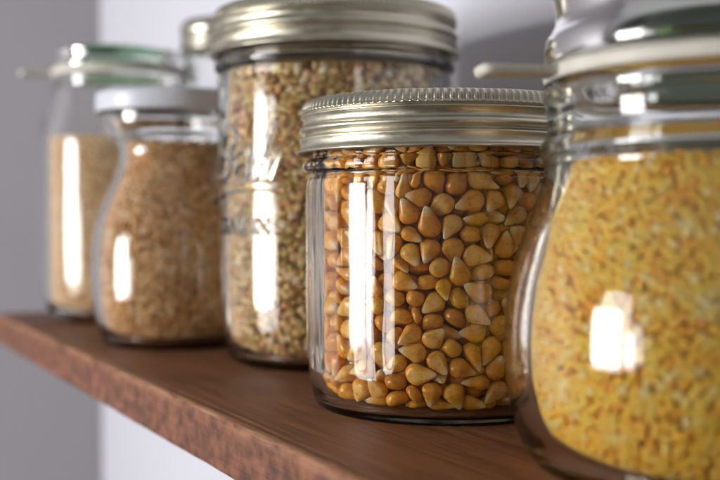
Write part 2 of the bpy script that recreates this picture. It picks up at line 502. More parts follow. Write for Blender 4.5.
# ================================================================== short jar of popcorn (in focus)
J5 = Vector((.0201, .2613, 0)); ZS5 = 1.026
def short_jar():
    t = thing('mason_jar', J5, 'squat glass jar of orange popcorn kernels with a ribbed silver screw lid', 'jar')
    outer = [(0, .0006), (.020, .0006), (.0255, .0003), (.0292, 0), (.0303, .0003), (.0312, .0016), (.0321, .0050), (.0329, .0120), (.0331, .0170), (.0331, .030), (.0331, .046), (.0331, .0512), (.0329, .0524), (.0323, .0531), (.0321, .0536), (.0322, .0540),
             (.0334, .0543), (.0339, .0552), (.0338, .0562), (.0332, .0569), (.0322, .0574), (.0320, .0582), (.0320, .0600), (.0322, .0604), (.0322, .0614), (.0316, .0620), (.0313, .0640), (.0313, .0672), (.0310, .0681), (.0302, .0684)]
    inner = [(.0302, .0684), (.0292, .0681), (.0289, .0672), (.0288, .0640), (.0289, .058), (.0291, .055), (.0297, .052), (.0298, .040), (.0298, .0110), (.0296, .0075), (.0290, .0045), (.0279, .0026), (.0255, .0018), (.0210, .0018), (.012, .0018), (0, .0018)]
    rs = np.random.default_rng(4)
    ph = rs.uniform(0, 6, 8)
    def fn(R, Z, T):       # vertical ribs of thickness variation inside the wall
        inner_side = (R < .0300) & (R > .026) & (Z > .012)
        return np.where(inner_side, .00012*np.sin(9*T+ph[0])+.00010*np.sin(17*T+ph[1])+.00008*np.sin(37*T+ph[2])+.00004*np.sin(71*T+ph[3]+Z*200), 0)
    link('glass_body', jar_body(outer, inner, 192, fn), G_CLEAR, t)
    link('screw_band', screw_band(.0357, .0343, .0586, .0708, 126, 0), M_BAND, t)
    link('lid_disc', lid_disc(.0312, .0698), M_LID, t)
    t.scale = (1, 1, ZS5)
    return t
short_jar()

# settled poses of the kernels: shape, x, y, z in hundredths of a millimetre, quaternion in hundredths
KERNELS = [
(0, 1993, -96, 395, 83, 54, 12, 8), (1, 1601, 1309, 426, 70, 36, -35, -52), (2, 848, 2299, 407, 14, 12, -47, -87), (3, -693, 1867, 402, 55, -47, -37, 58),
(4, -1697, 1126, 396, 61, 18, 58, 51), (5, -1947, -272, 416, 6, 23, 47, -85), (6, -1571, -1194, 350, 78, -53, -28, 17), (7, -484, -1895, 414, 7, 48, -21, 85),
(0, 476, -1919, 433, 73, 3, -55, 41), (1, 1507, -1222, 410, 68, 34, -41, 50), (2, 1807, 1039, 365, 23, -10, -60, 76), (3, 1120, 1956, 449, 82, -18, 52, 16),
(4, 202, 1959, 374, 71, -52, -28, 38), (5, -1247, 1505, 418, 83, 14, -51, 16), (6, -2624, 583, 701, 7, -78, -49, -38), (7, -1792, -809, 389, 74, -52, -21, 38),
(0, -1236, -1508, 430, 32, 45, -33, 77), (1, 24, -2108, 419, 68, -71, -5, 18), (2, 1227, -1593, 397, 75, -20, -51, 36), (3, 2072, -602, 405, 60, 52, -32, -51),
(4, 1131, 1619, 384, 41, -43, 49, -63), (5, 621, 2014, 395, 79, 58, 3, 20), (6, -1005, 2287, 419, 61, 78, 9, -10), (7, -1909, 793, 389, 39, -20, 56, -70),
(0, -2400, -325, 440, 42, -25, -39, 78), (1, -1585, -1557, 392, 66, -51, -24, 50), (2, -750, -2143, 371, 30, -24, 53, -75), (3, 1160, -2150, 475, 59, -80, 4, -4),
(4, 2124, -1243, 425, 27, 3, 49, -83), (5, 2389, 496, 444, 64, 49, 18, 57), (6, 1248, 2323, 543, 77, -27, -57, 12), (7, -141, 2327, 406, 31, 21, -46, -80),
(0, -1313, 1873, 407, 20, 15, 52, 82), (1, -2300, 498, 419, 56, 44, 53, 47), (2, -1942, -1158, 421, 78, -22, -49, -31), (3, -1106, -2132, 465, 8, 10, 52, -85),
(4, 428, -2459, 461, 65, 9, -65, -38), (5, 1726, -1627, 413, 42, 17, 54, 71), (6, 2493, -382, 413, 72, -66, -19, 8), (7, 2176, 894, 436, 86, 38, 23, 25),
(0, 306, 2379, 438, 65, 40, 36, 53), (1, -568, 2023, 724, 73, 58, 15, 33), (2, -2073, 1406, 441, 71, 68, 0, -17), (3, -2256, -747, 436, 44, -13, -51, 73),
(4, -1491, -1873, 445, 76, 16, 63, 8), (5, -209, -2371, 425, 46, 33, -58, -59), (6, 865, -1782, 378, 40, 31, 40, -77), (7, 1768, -977, 418, 74, 25, 45, -44),
(0, 1987, 445, 397, 14, 1, 58, -81), (1, 1861, 1588, 446, 36, 32, 33, 81), (2, -300, 2027, 399, 19, 30, -47, 81), (3, -1739, 1609, 471, 70, -70, 15, -6),
(4, -2369, 114, 404, 55, -20, -48, 65), (5, -1723, -912, 724, 49, 50, 54, -47), (6, -889, -1719, 472, 32, 90, 29, -2), (7, 684, -2230, 401, 68, 32, 42, 51),
(0, 1465, -1345, 831, 40, 32, 31, 80), (1, 2306, 76, 429, 17, 49, -4, 86), (2, 2225, 1234, 462, 18, 49, -57, -63), (3, 772, 2521, 788, 82, -7, -56, 3),
(4, -1203, 2333, 766, 21, 75, -60, 19), (5, -2372, 856, 453, 76, -53, 36, -12), (6, -2068, -153, 670, 79, 33, 41, 31), (7, -1457, -1332, 684, 92, 5, 13, -36),
(0, 55, -2609, 637, 98, 1, -20, -8), (1, 1585, -1964, 516, 91, 22, 24, 27), (2, 2286, -918, 417, 60, -34, 33, -64), (3, 2469, 309, 829, 57, 61, 16, 53),
(4, 1289, 1590, 703, 78, 52, 14, -31), (5, 456, 2032, 686, 76, 45, -46, -5), (6, -1692, 2068, 616, 73, -25, 64, 6), (7, -2021, 77, 415, 46, -53, -16, -70),
(0, -2148, -1384, 508, 85, 33, 38, -13), (1, -726, -1895, 705, 41, 1, -87, 27), (2, 493, -1926, 993, 80, -9, -59, -11), (3, 2050, -1657, 766, 42, -41, -28, -76),
(4, 1886, -436, 840, 37, -62, 69, 9), (5, 1922, 1125, 629, 23, -9, 49, -83), (6, 916, 1691, 589, 92, 0, 36, 15), (7, -584, 2355, 427, 73, 65, -11, -18),
(0, -1996, 402, 745, 89, 45, 1, -13), (1, -2123, -739, 779, 40, -79, 12, -44), (2, -1543, -2183, 768, 13, -92, 23, -28), (3, -324, -1931, 899, 98, 14, -15, -7),
(4, 1313, -2149, 759, 75, 64, 8, 15), (5, 2543, -643, 752, 26, 4, -96, -10), (6, 1801, 701, 504, 2, -21, -10, -97), (7, 1555, 1714, 435, 62, -38, -27, -63),
(0, 195, 2595, 699, 23, -53, -50, 64), (1, -1123, 1775, 757, 47, 48, 66, -34), (2, -2667, 41, 707, 58, 40, -28, 65), (3, -1853, -1813, 633, 40, 20, -17, 88),
(4, -800, -2384, 702, 22, 43, -63, 61), (5, 873, -2486, 702, 29, -42, -12, -85), (6, 1724, -773, 680, 44, -29, -1, -85), (7, 2058, 138, 711, 64, -7, -59, 49),
(0, 1794, 1745, 824, 54, 10, 57, 62), (1, 1321, 2235, 906, 49, 21, 16, 83), (2, -823, 2506, 620, 23, -4, -3, -97), (3, -1873, 1153, 670, 74, 64, -14, -17),
(4, -2263, -1094, 753, 45, 66, -1, -60), (5, -1138, -1727, 836, 15, 10, -49, -85), (6, 673, -1927, 668, 41, -27, -61, -63), (7, 1422, -1716, 560, 96, -17, 11, 21),
(0, 2471, -1000, 1094, 42, -47, 59, 51), (1, 2546, 680, 831, 27, 26, -84, -38), (2, 1575, 2114, 600, 31, 17, -1, 94), (3, -21, 2111, 693, 87, 36, -28, 19),
(4, -1420, 2237, 1012, 27, 91, -31, 7), (5, -2492, 339, 681, 96, 9, 22, 13), (6, -1789, -1335, 666, 93, 26, -11, -24), (7, -431, -2590, 682, 99, -5, 5, -12),
(0, 1018, -1723, 744, 72, 63, -7, -29), (1, 2245, -1122, 731, 20, -36, 31, -86), (2, 1921, 492, 718, 30, -28, 17, -90), (3, 1690, 1322, 815, 51, -21, -57, 62),
(4, 788, 1855, 803, 95, 16, -26, 6), (5, -906, 2139, 744, 64, 30, 21, -67), (6, -2061, 1618, 621, 83, 50, -5, -23), (7, -2225, 11, 817, 82, 11, -56, 2),
(0, -1140, -2258, 886, 85, 52, -2, -6), (1, 456, -2572, 936, 51, -58, 42, -48), (2, 1823, -1989, 1026, 21, -87, -41, -18), (3, 2473, -269, 734, 70, 8, 50, 50),
(4, 1811, 705, 1022, 8, -40, -87, -27), (5, 1025, 1663, 1082, 89, -17, -8, -41), (6, -469, 2634, 700, 29, 90, 33, 6), (7, -1128, 1629, 1087, 50, -32, -60, 53),
(0, -1964, -11, 1046, 69, -28, -2, 67), (1, -1921, -833, 1084, 48, 49, 61, 40), (2, -580, -2248, 787, 80, -11, -23, -55), (3, 1249, -2173, 1116, 7, -25, 80, 54),
(4, 1829, -1141, 796, 57, 66, 16, 45), (5, 1940, -159, 1114, 57, -31, 61, 45), (6, 1508, 1875, 861, 21, 65, -58, -45), (7, 338, 2199, 963, 32, -12, -74, -58),
(0, -1107, 2421, 1401, 34, 74, 20, -55), (1, -2334, 1280, 861, 11, -44, 86, -22), (2, -2263, -451, 869, 41, -68, -48, -38), (3, -2123, -1535, 953, 24, -33, 43, -81),
(4, 114, -2069, 726, 6, 7, -54, -84), (5, 1822, -1262, 1165, 56, -3, 73, -37), (6, 2133, -718, 690, 64, 77, 1, -9), (7, 2423, 1097, 831, 9, -80, 35, 48),
(0, 906, 2172, 707, 96, -12, 6, 25), (1, -265, 2478, 819, 68, 71, 12, -12), (2, -1427, 1804, 719, 85, -20, -25, -41), (3, -1939, -411, 1041, 87, 2, -20, 46),
(4, -2307, -1313, 1146, 88, 3, 19, 44), (5, -812, -1927, 1020, 39, -22, -59, 67), (6, 1765, -1620, 772, 68, 53, 3, -50), (7, 1847, -958, 1079, 19, 44, -51, -71),
(0, 2165, 744, 1011, 50, -38, -50, -60), (1, 1502, 1660, 1064, 43, 70, -10, -56), (2, -447, 2663, 1104, 81, 2, 58, -5), (3, -1800, 1897, 865, 67, 68, -31, 4),
(4, -1837, 706, 825, 95, -20, -12, 22), (5, -2544, -734, 836, 45, -38, -57, -57), (6, -1449, -1737, 702, 45, -75, -14, 47), (7, -225, -2196, 732, 87, 44, 9, -21),
(0, 1993, -1769, 1283, 34, -59, -46, -57), (1, 2499, -521, 1092, 85, -36, 36, -15), (2, 2150, 1449, 776, 43, -9, 43, 79), (3, 885, 1744, 1657, 94, -18, -5, -28),
(4, -317, 1937, 1171, 24, -93, 27, -2), (5, -1630, 1463, 855, 70, -18, 69, -3), (6, -2557, 882, 843, 60, -46, 61, 21), (7, -2049, -1116, 996, 23, 78, -28, 50),
(0, -273, -2474, 1100, 8, 6, -52, -85), (1, 443, -2190, 841, 15, 97, 15, 15), (2, 2037, -822, 910, 46, 27, 40, 75), (3, 2060, 347, 1113, 90, -31, -20, 25),
(4, 965, 2510, 1133, 54, 17, 78, -27), (5, 195, 1929, 1118, 21, -44, 15, 86), (6, -1956, 1892, 1163, 46, 51, 29, -66), (7, -2286, 749, 811, 11, -34, 86, -36),
(0, -2465, -1011, 1148, 63, -39, -32, -60), (1, -1817, -1963, 1138, 26, 58, -1, 77), (2, 52, -1945, 1129, 92, 6, 31, -23), (3, 1161, -1619, 1055, 17, 63, 28, 71),
(4, 2255, -79, 870, 66, -9, 30, 68), (5, 1897, 1177, 1041, 22, 44, 66, 57), (6, 539, 2632, 1129, 34, -43, -43, 72), (7, -740, 1937, 1118, 65, 66, 37, 2),
(0, -1608, 1106, 926, 49, 14, -13, -85), (1, -2512, 119, 1120, 30, -62, -28, 66), (2, -1663, -1216, 1066, 76, -46, 40, 22), (3, -643, -2581, 1117, 23, -73, 13, 63),
(4, 829, -2173, 906, 96, 10, -6, 24), (5, 2285, -1386, 1255, 83, -25, 14, 48), (6, 2551, 814, 1093, 81, 10, 38, -43), (7, 1668, 2095, 1201, 34, 80, -31, 37),
(0, 13, 2665, 1037, 91, 12, 37, -16), (1, -2053, 1460, 1020, 32, -73, 18, 57), (2, -2335, 503, 1066, 57, -61, 42, -36), (3, -1963, -852, 1392, 44, 28, 44, 73),
(4, -1392, -2077, 1027, 18, -13, 87, 44), (5, 58, -2250, 1028, 51, 44, 73, -14), (6, 1538, -1988, 912, 31, -41, 46, 72), (7, 2459, -711, 1399, 85, 15, 44, 25),
(0, 1506, 1239, 1359, 9, 49, 85, 15), (1, 748, 2548, 1406, 53, -5, 47, -70), (2, -997, 2383, 1039, 70, -63, 32, -11), (3, -2219, 1073, 1075, 46, -41, 68, -39),
(4, -2576, -272, 1021, 60, -22, -24, 73), (5, -1397, -1365, 1215, 92, 11, -17, -34), (6, -647, -1789, 1260, 17, 42, -17, 87), (7, 898, -2520, 1257, 21, 8, -96, -14),
(0, 1940, -312, 1462, 31, -31, -13, -89), (1, 2523, 453, 1197, 68, -33, -65, -1), (2, 1223, 1901, 932, 30, -57, -69, 33), (3, -596, 2321, 986, 64, -9, 13, -76),
(4, -1676, 1625, 1179, 44, -37, -62, 54), (5, -2571, 720, 1133, 81, -17, 38, 42), (6, -1862, -1679, 1294, 14, 52, 38, 75), (7, -1168, -2377, 1283, 74, 24, 44, 44),
(0, -208, -1939, 1519, 14, 90, 1, -42), (1, 1711, -1660, 1127, 70, 40, -3, -60), (2, 2138, -425, 997, 51, -32, 79, -13), (3, 2360, 1234, 1190, 51, 29, -37, 72),
(4, 632, 2219, 1090, 29, -10, -41, -86), (5, -1076, 1921, 1246, 48, -11, -82, -29), (6, -2195, 372, 1282, 55, 73, -20, -37), (7, -2301, -218, 1298, 1, -90, 42, 6),
(0, -1503, -1658, 1072, 38, -64, -61, 29), (1, 201, -2634, 1232, 82, 5, -57, 1), (2, 793, -1872, 1134, 68, -32, -25, 61), (3, 2418, -1110, 1814, 21, -76, -60, -12),
(4, 2592, 720, 1597, 9, 76, -63, -9), (5, 1862, 1673, 1217, 60, 70, 4, -38), (6, -530, 1949, 1390, 50, 33, 37, -71), (7, -2176, 1559, 1490, 5, 83, 46, 31),
(0, -2624, 402, 1337, 42, -13, 17, -88), (1, -1943, -1335, 1329, 35, 11, 55, 75), (2, -1028, -1640, 1235, 20, -41, 10, 89), (3, 466, -2174, 1278, 6, 1, -81, 59),
(4, 1487, -1296, 1368, 13, 43, 88, -16), (5, 2657, -105, 1239, 43, -78, -46, -4), (6, 2106, 1571, 1093, 67, -34, 14, -65), (7, 911, 2100, 1200, 46, -11, -21, -86),
(0, -1557, 1983, 1174, 15, -31, 37, 86), (1, -2356, 1264, 1368, 60, 27, 31, -69), (2, -2453, -580, 1218, 2, 73, 15, 66), (3, -1421, -2134, 1437, 24, 4, -31, 92),
(4, -285, -2675, 1351, 15, -33, 12, 93), (5, 1544, -2148, 1452, 7, -35, -89, -29), (6, 2010, -552, 1211, 68, -34, 51, -41), (7, 1934, 202, 1532, 31, 67, -39, 55),
(0, 1353, 2057, 1317, 54, 76, -34, -15), (1, -99, 2319, 1100, 70, -19, -27, 63), (2, -1519, 1227, 1452, 36, 12, -90, 23), (3, -2644, -236, 1476, 72, 38, 47, -34),
(4, -2189, -1558, 1585, 22, 50, 84, 4), (5, -724, -2089, 1316, 13, -34, 61, -71), (6, 1012, -1785, 1258, 38, -13, 15, 91), (7, 1793, -1070, 1430, 43, 30, -64, -57),
(0, 2629, -18, 1557, 10, -20, -42, 88), (1, 1872, 954, 1294, 73, 53, -35, -26), (2, 1040, 2493, 1787, 27, 80, -20, 50), (3, -445, 2422, 1476, 24, 7, -58, -78),
(4, -1890, 422, 1233, 8, -60, 75, 27), (5, -2507, -938, 1866, 64, 11, 13, 75), (6, -956, -1759, 1533, 53, -44, 66, -30), (7, -73, -2562, 1651, 77, 47, 44, 0),
(0, 1190, -2386, 1521, 33, -16, -19, -91), (1, 2174, -982, 1235, 43, -22, 21, 85), (2, 2225, 795, 1420, 51, 74, -18, -39), (3, 1226, 1560, 1606, 6, 68, 69, 24),
(4, 174, 2343, 1328, 47, 63, 50, 36), (5, -1144, 1602, 1422, 57, -30, -26, 72), (6, -1913, 62, 1465, 69, -35, -44, -46), (7, -538, -1878, 3095, 21, -24, -94, 13),
(0, -636, -1856, 1847, 12, 95, -26, -8), (1, 918, -2084, 1367, 14, 33, -63, 69), (2, 1858, -1380, 1499, 60, -10, -70, 38), (3, 2658, -58, 2009, 67, -38, -43, -48),
(4, 2088, 1350, 1414, 8, 68, 40, -60), (5, 605, 1852, 1367, 10, -29, -94, -17), (6, -790, 2513, 1272, 71, -44, 47, 29), (7, -1776, 821, 1282, 63, -32, 14, 70),
(0, -2375, -1149, 1593, 86, 28, 42, -4), (1, -801, -2550, 1575, 63, 9, 76, 9), (2, -20, -2330, 1374, 61, -74, 25, -11), (3, 1690, -1800, 1595, 77, 52, 37, 2),
(4, 2316, -295, 1322, 19, -28, 70, 63), (5, 2219, 1493, 1798, 90, 4, -24, -35), (6, 1245, 2377, 1428, 54, -42, -60, 41), (7, -157, 2069, 1483, 36, 9, -63, 68),
(0, -1667, 2084, 2126, 14, 95, 27, 8), (1, -2145, 854, 1348, 59, 70, 25, -31), (2, -1928, -1868, 1491, 92, 10, 38, -9), (3, 493, -2614, 2876, 53, -26, 80, 13),
(4, 1199, -1512, 1466, 34, -31, 7, -89), (5, 1502, -1279, 1818, 31, 43, 23, -82), (6, 2363, 174, 1187, 8, -34, -34, 87), (7, 1654, 1361, 1612, 45, -79, 36, -20),
(0, 32, 2666, 1523, 84, 10, -51, 16), (1, -888, 2088, 1439, 25, 32, 76, 50), (2, -1957, 1277, 1392, 39, -49, 74, -23), (3, -2023, -153, 1640, 98, -12, -17, -7),
(4, -1116, -1967, 1349, 28, -69, 29, 60), (5, 418, -2611, 1480, 66, -27, 1, 70), (6, 2308, -1440, 1975, 86, 10, -37, 34), (7, 1854, -663, 1410, 6, -25, 1, -97),
(0, 1828, 1030, 1667, 86, 3, -51, 7), (1, 685, 2566, 1857, 15, -62, -70, 32), (2, 85, 1922, 1967, 20, -64, 13, 74), (3, -1833, 1862, 1552, 34, 11, -2, -93),
(4, -1970, 480, 1532, 59, -2, 57, 57), (5, -1829, -1054, 1736, 89, -21, 40, 0), (6, -430, -2316, 1493, 57, -40, 66, -29), (7, 744, -1789, 1582, 17, -45, 12, -87),
(0, 1997, -1061, 1692, 18, -7, -65, -73), (1, 2649, 340, 1595, 61, -10, -10, 78), (2, 1498, 2245, 1654, 78, -11, -61, -8), (3, 334, 1946, 1635, 35, -83, -11, 43),
(4, -523, 1869, 1841, 16, -75, -26, -58), (5, -1622, 1124, 2146, 71, 51, -41, -26), (6, -2457, -793, 1500, 21, 24, -72, -61), (7, -1515, -1683, 1516, 28, 41, 73, -47),
(0, 220, -2089, 1571, 63, -56, 32, 43), (1, 1016, -1668, 1934, 2, 81, 26, 52), (2, 2413, -415, 1603, 59, -40, -58, 39), (3, 2255, 1134, 1687, 64, 57, 42, 30),
(4, 1046, 2125, 1592, 59, 71, 24, 29), (5, -149, 2353, 1767, 65, 14, 64, -39), (6, -1406, 1351, 1154, 92, -28, -19, -20), (7, -2232, 74, 1461, 13, 40, -40, -81),
(0, -1861, -1453, 1670, 46, -8, 65, -60), (1, -876, -2513, 1909, 19, -45, 2, -88), (2, 1300, -1833, 1385, 42, -55, -15, -71), (3, 2432, -622, 1821, 4, 39, 34, 86),
(4, 2384, 259, 1464, 77, 15, -50, -36), (5, 1974, 1781, 1492, 79, 50, 32, -18), (6, 464, 2559, 1430, 23, -38, 45, 77), (7, -849, 1786, 1592, 95, 11, -27, 11),
(0, -2110, 1086, 1693, 14, -41, 73, -52), (1, -2085, -469, 1534, 59, -27, -56, 52), (2, -1187, -1504, 1717, 19, -35, -91, 10), (3, -120, -1956, 1933, 79, 12, -60, -3),
(4, 2019, -1569, 1662, 48, -49, 57, -45), (5, 2080, 221, 1858, 69, -59, -22, 36), (6, 1605, 2023, 1871, 3, 41, 61, 67), (7, 700, 2157, 1686, 19, -50, -83, 16),
(0, -1226, 2367, 1867, 45, 23, -81, 31), (1, -1591, 1633, 1467, 71, 59, 4, -39), (2, -1919, -96, 2123, 77, 18, -3, -61), (3, -2002, -1758, 1935, 75, -38, -40, -37),
(4, -908, -2127, 1638, 54, 62, -33, 46), (5, 741, -2539, 1596, 95, -1, 23, 20), (6, 1922, 103, 2143, 89, -25, 7, -38), (7, 1922, 714, 1679, 65, 34, -59, 34),
(0, 1594, 1814, 1484, 78, -20, 26, 53), (1, 268, 2363, 1738, 21, -67, -66, -28), (2, -1449, 2116, 1534, 48, 20, -49, -70), (3, -2486, 911, 1703, 50, 77, 35, -17),
(4, -1890, -470, 1932, 21, 83, -52, 3), (5, -1649, -1979, 1843, 40, 22, -32, 83), (6, -26, -2249, 1673, 60, -54, -59, 0), (7, 1459, -2139, 1823, 35, -6, 31, -88),
(0, 2228, 564, 1687, 52, -47, 8, -71), (1, 1856, 1338, 1903, 44, 25, -59, -63), (2, 1044, 2147, 1915, 57, 69, 39, 21), (3, -802, 2473, 1947, 20, -77, -14, -59),
(4, -1891, 1500, 1764, 39, -30, -74, 46), (5, -2542, -27, 1726, 61, -8, -66, -42), (6, -1568, -1137, 1527, 91, 40, -7, 12), (7, -362, -2652, 1899, 21, -90, 7, 37),
(0, 676, -2176, 1634, 39, 54, -55, -50), (1, 1823, -1360, 1879, 11, -7, 34, -93), (2, 1753, 834, 2087, 53, -27, -36, -72), (3, 1164, 1571, 2283, 18, 72, -8, 67),
(4, -300, 2620, 2014, 17, 0, 97, 15), (5, -1474, 1537, 1837, 56, 31, 62, -44), (6, -2271, 504, 1544, 77, -11, 20, -59), (7, -2088, -828, 1734, 11, -56, -39, 72),
(0, -1141, -1886, 1782, 35, 54, 36, -67), (1, 374, -2627, 1987, 6, 61, 40, 69), (2, 1319, -2357, 4085, 48, -29, 78, 26), (3, 2040, -521, 1875, 78, 46, -41, -8),
(4, 1425, 1495, 1844, 29, -37, -55, -69), (5, 636, 1867, 2386, 8, -72, 20, 66), (6, -899, 2473, 1611, 74, 45, -1, -50), (7, -1681, 1171, 1744, 38, 0, 48, -79),
(0, -2543, -620, 2224, 57, -2, -11, 82), (1, -1505, -1225, 2433, 61, -15, -75, -20), (2, -465, -2219, 1759, 79, 34, -50, -6), (3, 977, -2369, 2020, 5, 9, 30, -95),
(4, 1739, -946, 2020, 9, 18, 77, -60), (5, 2490, 439, 2046, 86, -29, 40, 7), (6, 1351, 1925, 1705, 82, -8, 5, 57), (7, -354, 1920, 2952, 17, -98, 10, 4),
(0, -1775, 864, 2745, 69, -25, 37, 57), (1, -1895, 735, 1871, 74, 12, 34, 56), (2, -1832, -937, 2139, 53, 8, 57, 62), (3, -971, -1710, 2256, 21, 94, -16, 21),
(4, 284, -2187, 1892, 58, 81, 9, 4), (5, 1111, -1615, 2281, 57, 47, 19, -64), (6, 2356, -148, 1836, 76, -11, 22, -60), (7, 2312, 1349, 2305, 77, -6, -47, -42),
(0, 474, 2077, 1932, 82, 52, 12, -21), (1, -1260, 1933, 1707, 86, 41, -25, -17), (2, -2178, 1383, 1977, 40, -46, 38, 70), (3, -1803, -761, 2513, 56, -30, -72, -28),
(4, -1491, -1277, 1937, 89, -16, -16, -39), (5, -62, -2424, 1942, 64, 8, -66, -39), (6, 1178, -1924, 1642, 6, -34, -87, 36), (7, 2142, -1205, 1963, 40, -16, 26, 86),
(0, 2399, 807, 2066, 67, -42, 57, 20), (1, 1820, 1768, 1867, 84, -24, 41, 27), (2, -358, 2228, 1909, 14, -62, 41, 65), (3, -1822, 1657, 2104, 27, -65, 19, 69),
(4, -2507, 406, 1791, 83, -36, -39, 17), (5, -2202, -1211, 2019, 73, 9, -48, 48), (6, -702, -2502, 2305, 61, 17, -47, 62), (7, 666, -1928, 1962, 38, -59, -52, 48),
(0, 1802, -1835, 1995, 63, 25, 22, -70), (1, 2056, -128, 1886, 1, -27, -20, 94), (2, 1509, 1188, 2012, 85, -14, -5, -50), (3, 1319, 2260, 2172, 95, -17, -18, -18),
(4, -1523, 2207, 2619, 34, -18, 5, -92), (5, -2354, 1074, 2027, 50, -1, -31, -81), (6, -2504, -640, 1733, 63, -34, -60, 36), (7, -1368, -1654, 1889, 40, -47, -65, 44),
(0, 190, -1972, 2207, 60, -6, -57, 56), (1, 1062, -2015, 1882, 8, -41, 2, -91), (2, 1875, -431, 2319, 0, -71, 68, -19), (3, 2006, 631, 2200, 6, 15, 71, -69),
(4, 1646, 2008, 2182, 42, -3, 36, 83), (5, 208, 2488, 2031, 64, -69, -9, -32), (6, -1906, 1268, 1953, 1, 30, 51, 81), (7, -2541, 243, 2056, 84, -22, -42, 27),
(0, -1865, -1311, 2034, 41, 29, -10, 86), (1, -775, -2088, 2003, 81, 4, 42, -41), (2, 644, -1829, 2273, 21, -59, -8, -78), (3, 1832, -686, 2727, 8, -51, 85, -13),
(4, 2601, -399, 2249, 64, 31, -11, 69), (5, 1810, 1418, 2263, 70, 39, -35, -48), (6, 1036, 2473, 2075, 60, -34, -54, 48), (7, -991, 2086, 1834, 68, 13, -12, 71),
(0, -2561, 747, 2132, 73, 35, -19, 55), (1, -2277, -539, 1926, 1, 3, -74, -67), (2, -1144, -2316, 1831, 36, 9, 18, -91), (3, 87, -2522, 2239, 48, -15, -42, 75),
(4, 1516, -2218, 2273, 73, -22, 54, 36), (5, 2373, -866, 2067, 30, -36, 21, -86), (6, 2063, 891, 1882, 7, 24, -56, 79), (7, 1236, 2371, 2696, 76, -8, -64, -1),
(0, -90, 1965, 2445, 95, -22, -14, 17), (1, -1109, 1597, 1919, 92, -23, 13, 28), (2, -2688, -259, 1986, 23, 62, -55, 51), (3, -2101, -1606, 2425, 77, 26, 52, -26),
(4, -428, -2541, 2184, 8, -16, 41, -89), (5, 557, -2261, 2131, 93, 9, -30, -20), (6, 2045, -1770, 1917, 62, -41, -22, -63), (7, 2282, 66, 2156, 35, -36, 53, 69),
(0, 2028, 1733, 2268, 43, -26, -11, 86), (1, 888, 2395, 2380, 84, -38, 5, 39), (2, -630, 2153, 1664, 71, 14, -39, -57), (3, -1309, 1473, 2392, 5, 93, 20, -31),
(4, -2126, -812, 2101, 68, 41, -8, -60), (5, -1330, -2070, 2155, 46, 20, -65, 56), (6, -179, -2701, 2901, 95, -21, -10, 20), (7, 1452, -1735, 1850, 65, 4, 20, -73),
(0, 2211, -498, 2315, 1, 82, -43, 38), (1, 2247, 1160, 2036, 27, 57, 5, -77), (2, 900, 1883, 2132, 71, -67, -19, 10), (3, -250, 2291, 2240, 44, 51, 62, 40),
(4, -1429, 1840, 2124, 67, 16, -53, 50), (5, -2160, 608, 1987, 0, -63, 50, 59), (6, -1710, -1717, 2025, 82, 2, 7, 56), (7, -285, -2153, 2296, 18, -5, 71, -68),
(0, 827, -2085, 2360, 35, -7, 93, -3), (1, 1952, -889, 2279, 47, 23, 77, 36), (2, 2538, 787, 2403, 80, 59, -2, -12), (3, 1372, 1583, 3001, 42, 15, 42, -79),
(4, 275, 1949, 2654, 49, -33, 4, -81), (5, -926, 1802, 2313, 94, 28, -17, 13), (6, -1986, 1445, 2278, 46, 2, 74, -49), (7, -2474, -137, 2108, 59, -17, -1, 79),
(0, -1037, -2310, 2244, 3, -1, -50, 87), (1, 514, -2625, 2347, 8, -46, 9, 88), (2, 1823, -1992, 2536, 37, -37, 80, 30), (3, 2089, -146, 2396, 95, -23, -19, 13),
(4, 2584, 579, 3567, 88, 41, -1, -22), (5, 1257, 1843, 2077, 21, 12, 32, 92), (6, -344, 1974, 2113, 89, 39, 19, 14), (7, -1775, 1913, 2462, 88, -20, -14, 40),
(0, -2077, 275, 1891, 8, -69, 33, -64), (1, -2413, -1150, 2410, 58, -51, -48, -42), (2, -411, -2669, 2591, 6, 43, 11, 90), (3, 1461, -1662, 2288, 16, -7, 53, -83),
(4, 2398, -1215, 2381, 22, 64, 36, -64), (5, 2500, 349, 2433, 40, 69, 10, 59), (6, 1703, 1666, 2139, 67, -30, -67, 5), (7, 601, 2348, 2151, 17, 62, -46, 61),
(0, -1263, 2350, 2249, 35, 45, 23, -79), (1, -2319, 1330, 2456, 17, -66, -32, -66), (2, -2694, -185, 2433, 68, 6, 32, -66), (3, -1396, -1672, 2238, 50, -55, -20, -64),
(4, 475, -1928, 2550, 42, 73, -54, 2), (5, 1700, -1208, 2261, 51, 64, -37, -45), (6, 2725, -98, 2510, 1, 65, -73, -22), (7, 2170, 1570, 2699, 42, 25, -36, 79),
(0, 1117, 2034, 2490, 38, 59, -49, -51), (1, -619, 2583, 2306, 83, 37, -10, -41), (2, -1633, 1229, 2484, 70, 54, -2, 46), (3, -2634, 291, 2627, 34, 83, 45, 3),
(4, -2067, -1120, 2374, 79, -55, 27, -2), (5, -593, -2091, 2460, 58, 74, -13, -32), (6, 1259, -2113, 2261, 40, -20, 35, 82), (7, 2402, -1148, 2730, 43, -37, 54, 63),
(0, 1679, 1013, 2614, 12, -84, 49, -20), (1, 1538, 1857, 2471, 22, -2, 63, -74), (2, -46, 2703, 2352, 17, 98, 7, 5), (3, -1409, 1893, 2531, 29, 28, -29, 87),
(4, -1861, 651, 2293, 94, -34, -4, 0), (5, -2125, -470, 2236, 41, 28, -48, -72), (6, -1566, -2212, 2546, 56, 18, 79, -17), (7, -165, -1961, 2544, 39, -19, 43, -79),
(0, 1940, -1575, 2289, 64, 43, 44, 45), (1, 2072, 279, 2512, 46, 41, -43, -66), (2, 1917, 1403, 2555, 65, 9, -22, -72), (3, 874, 2513, 2982, 95, 15, 13, -25),
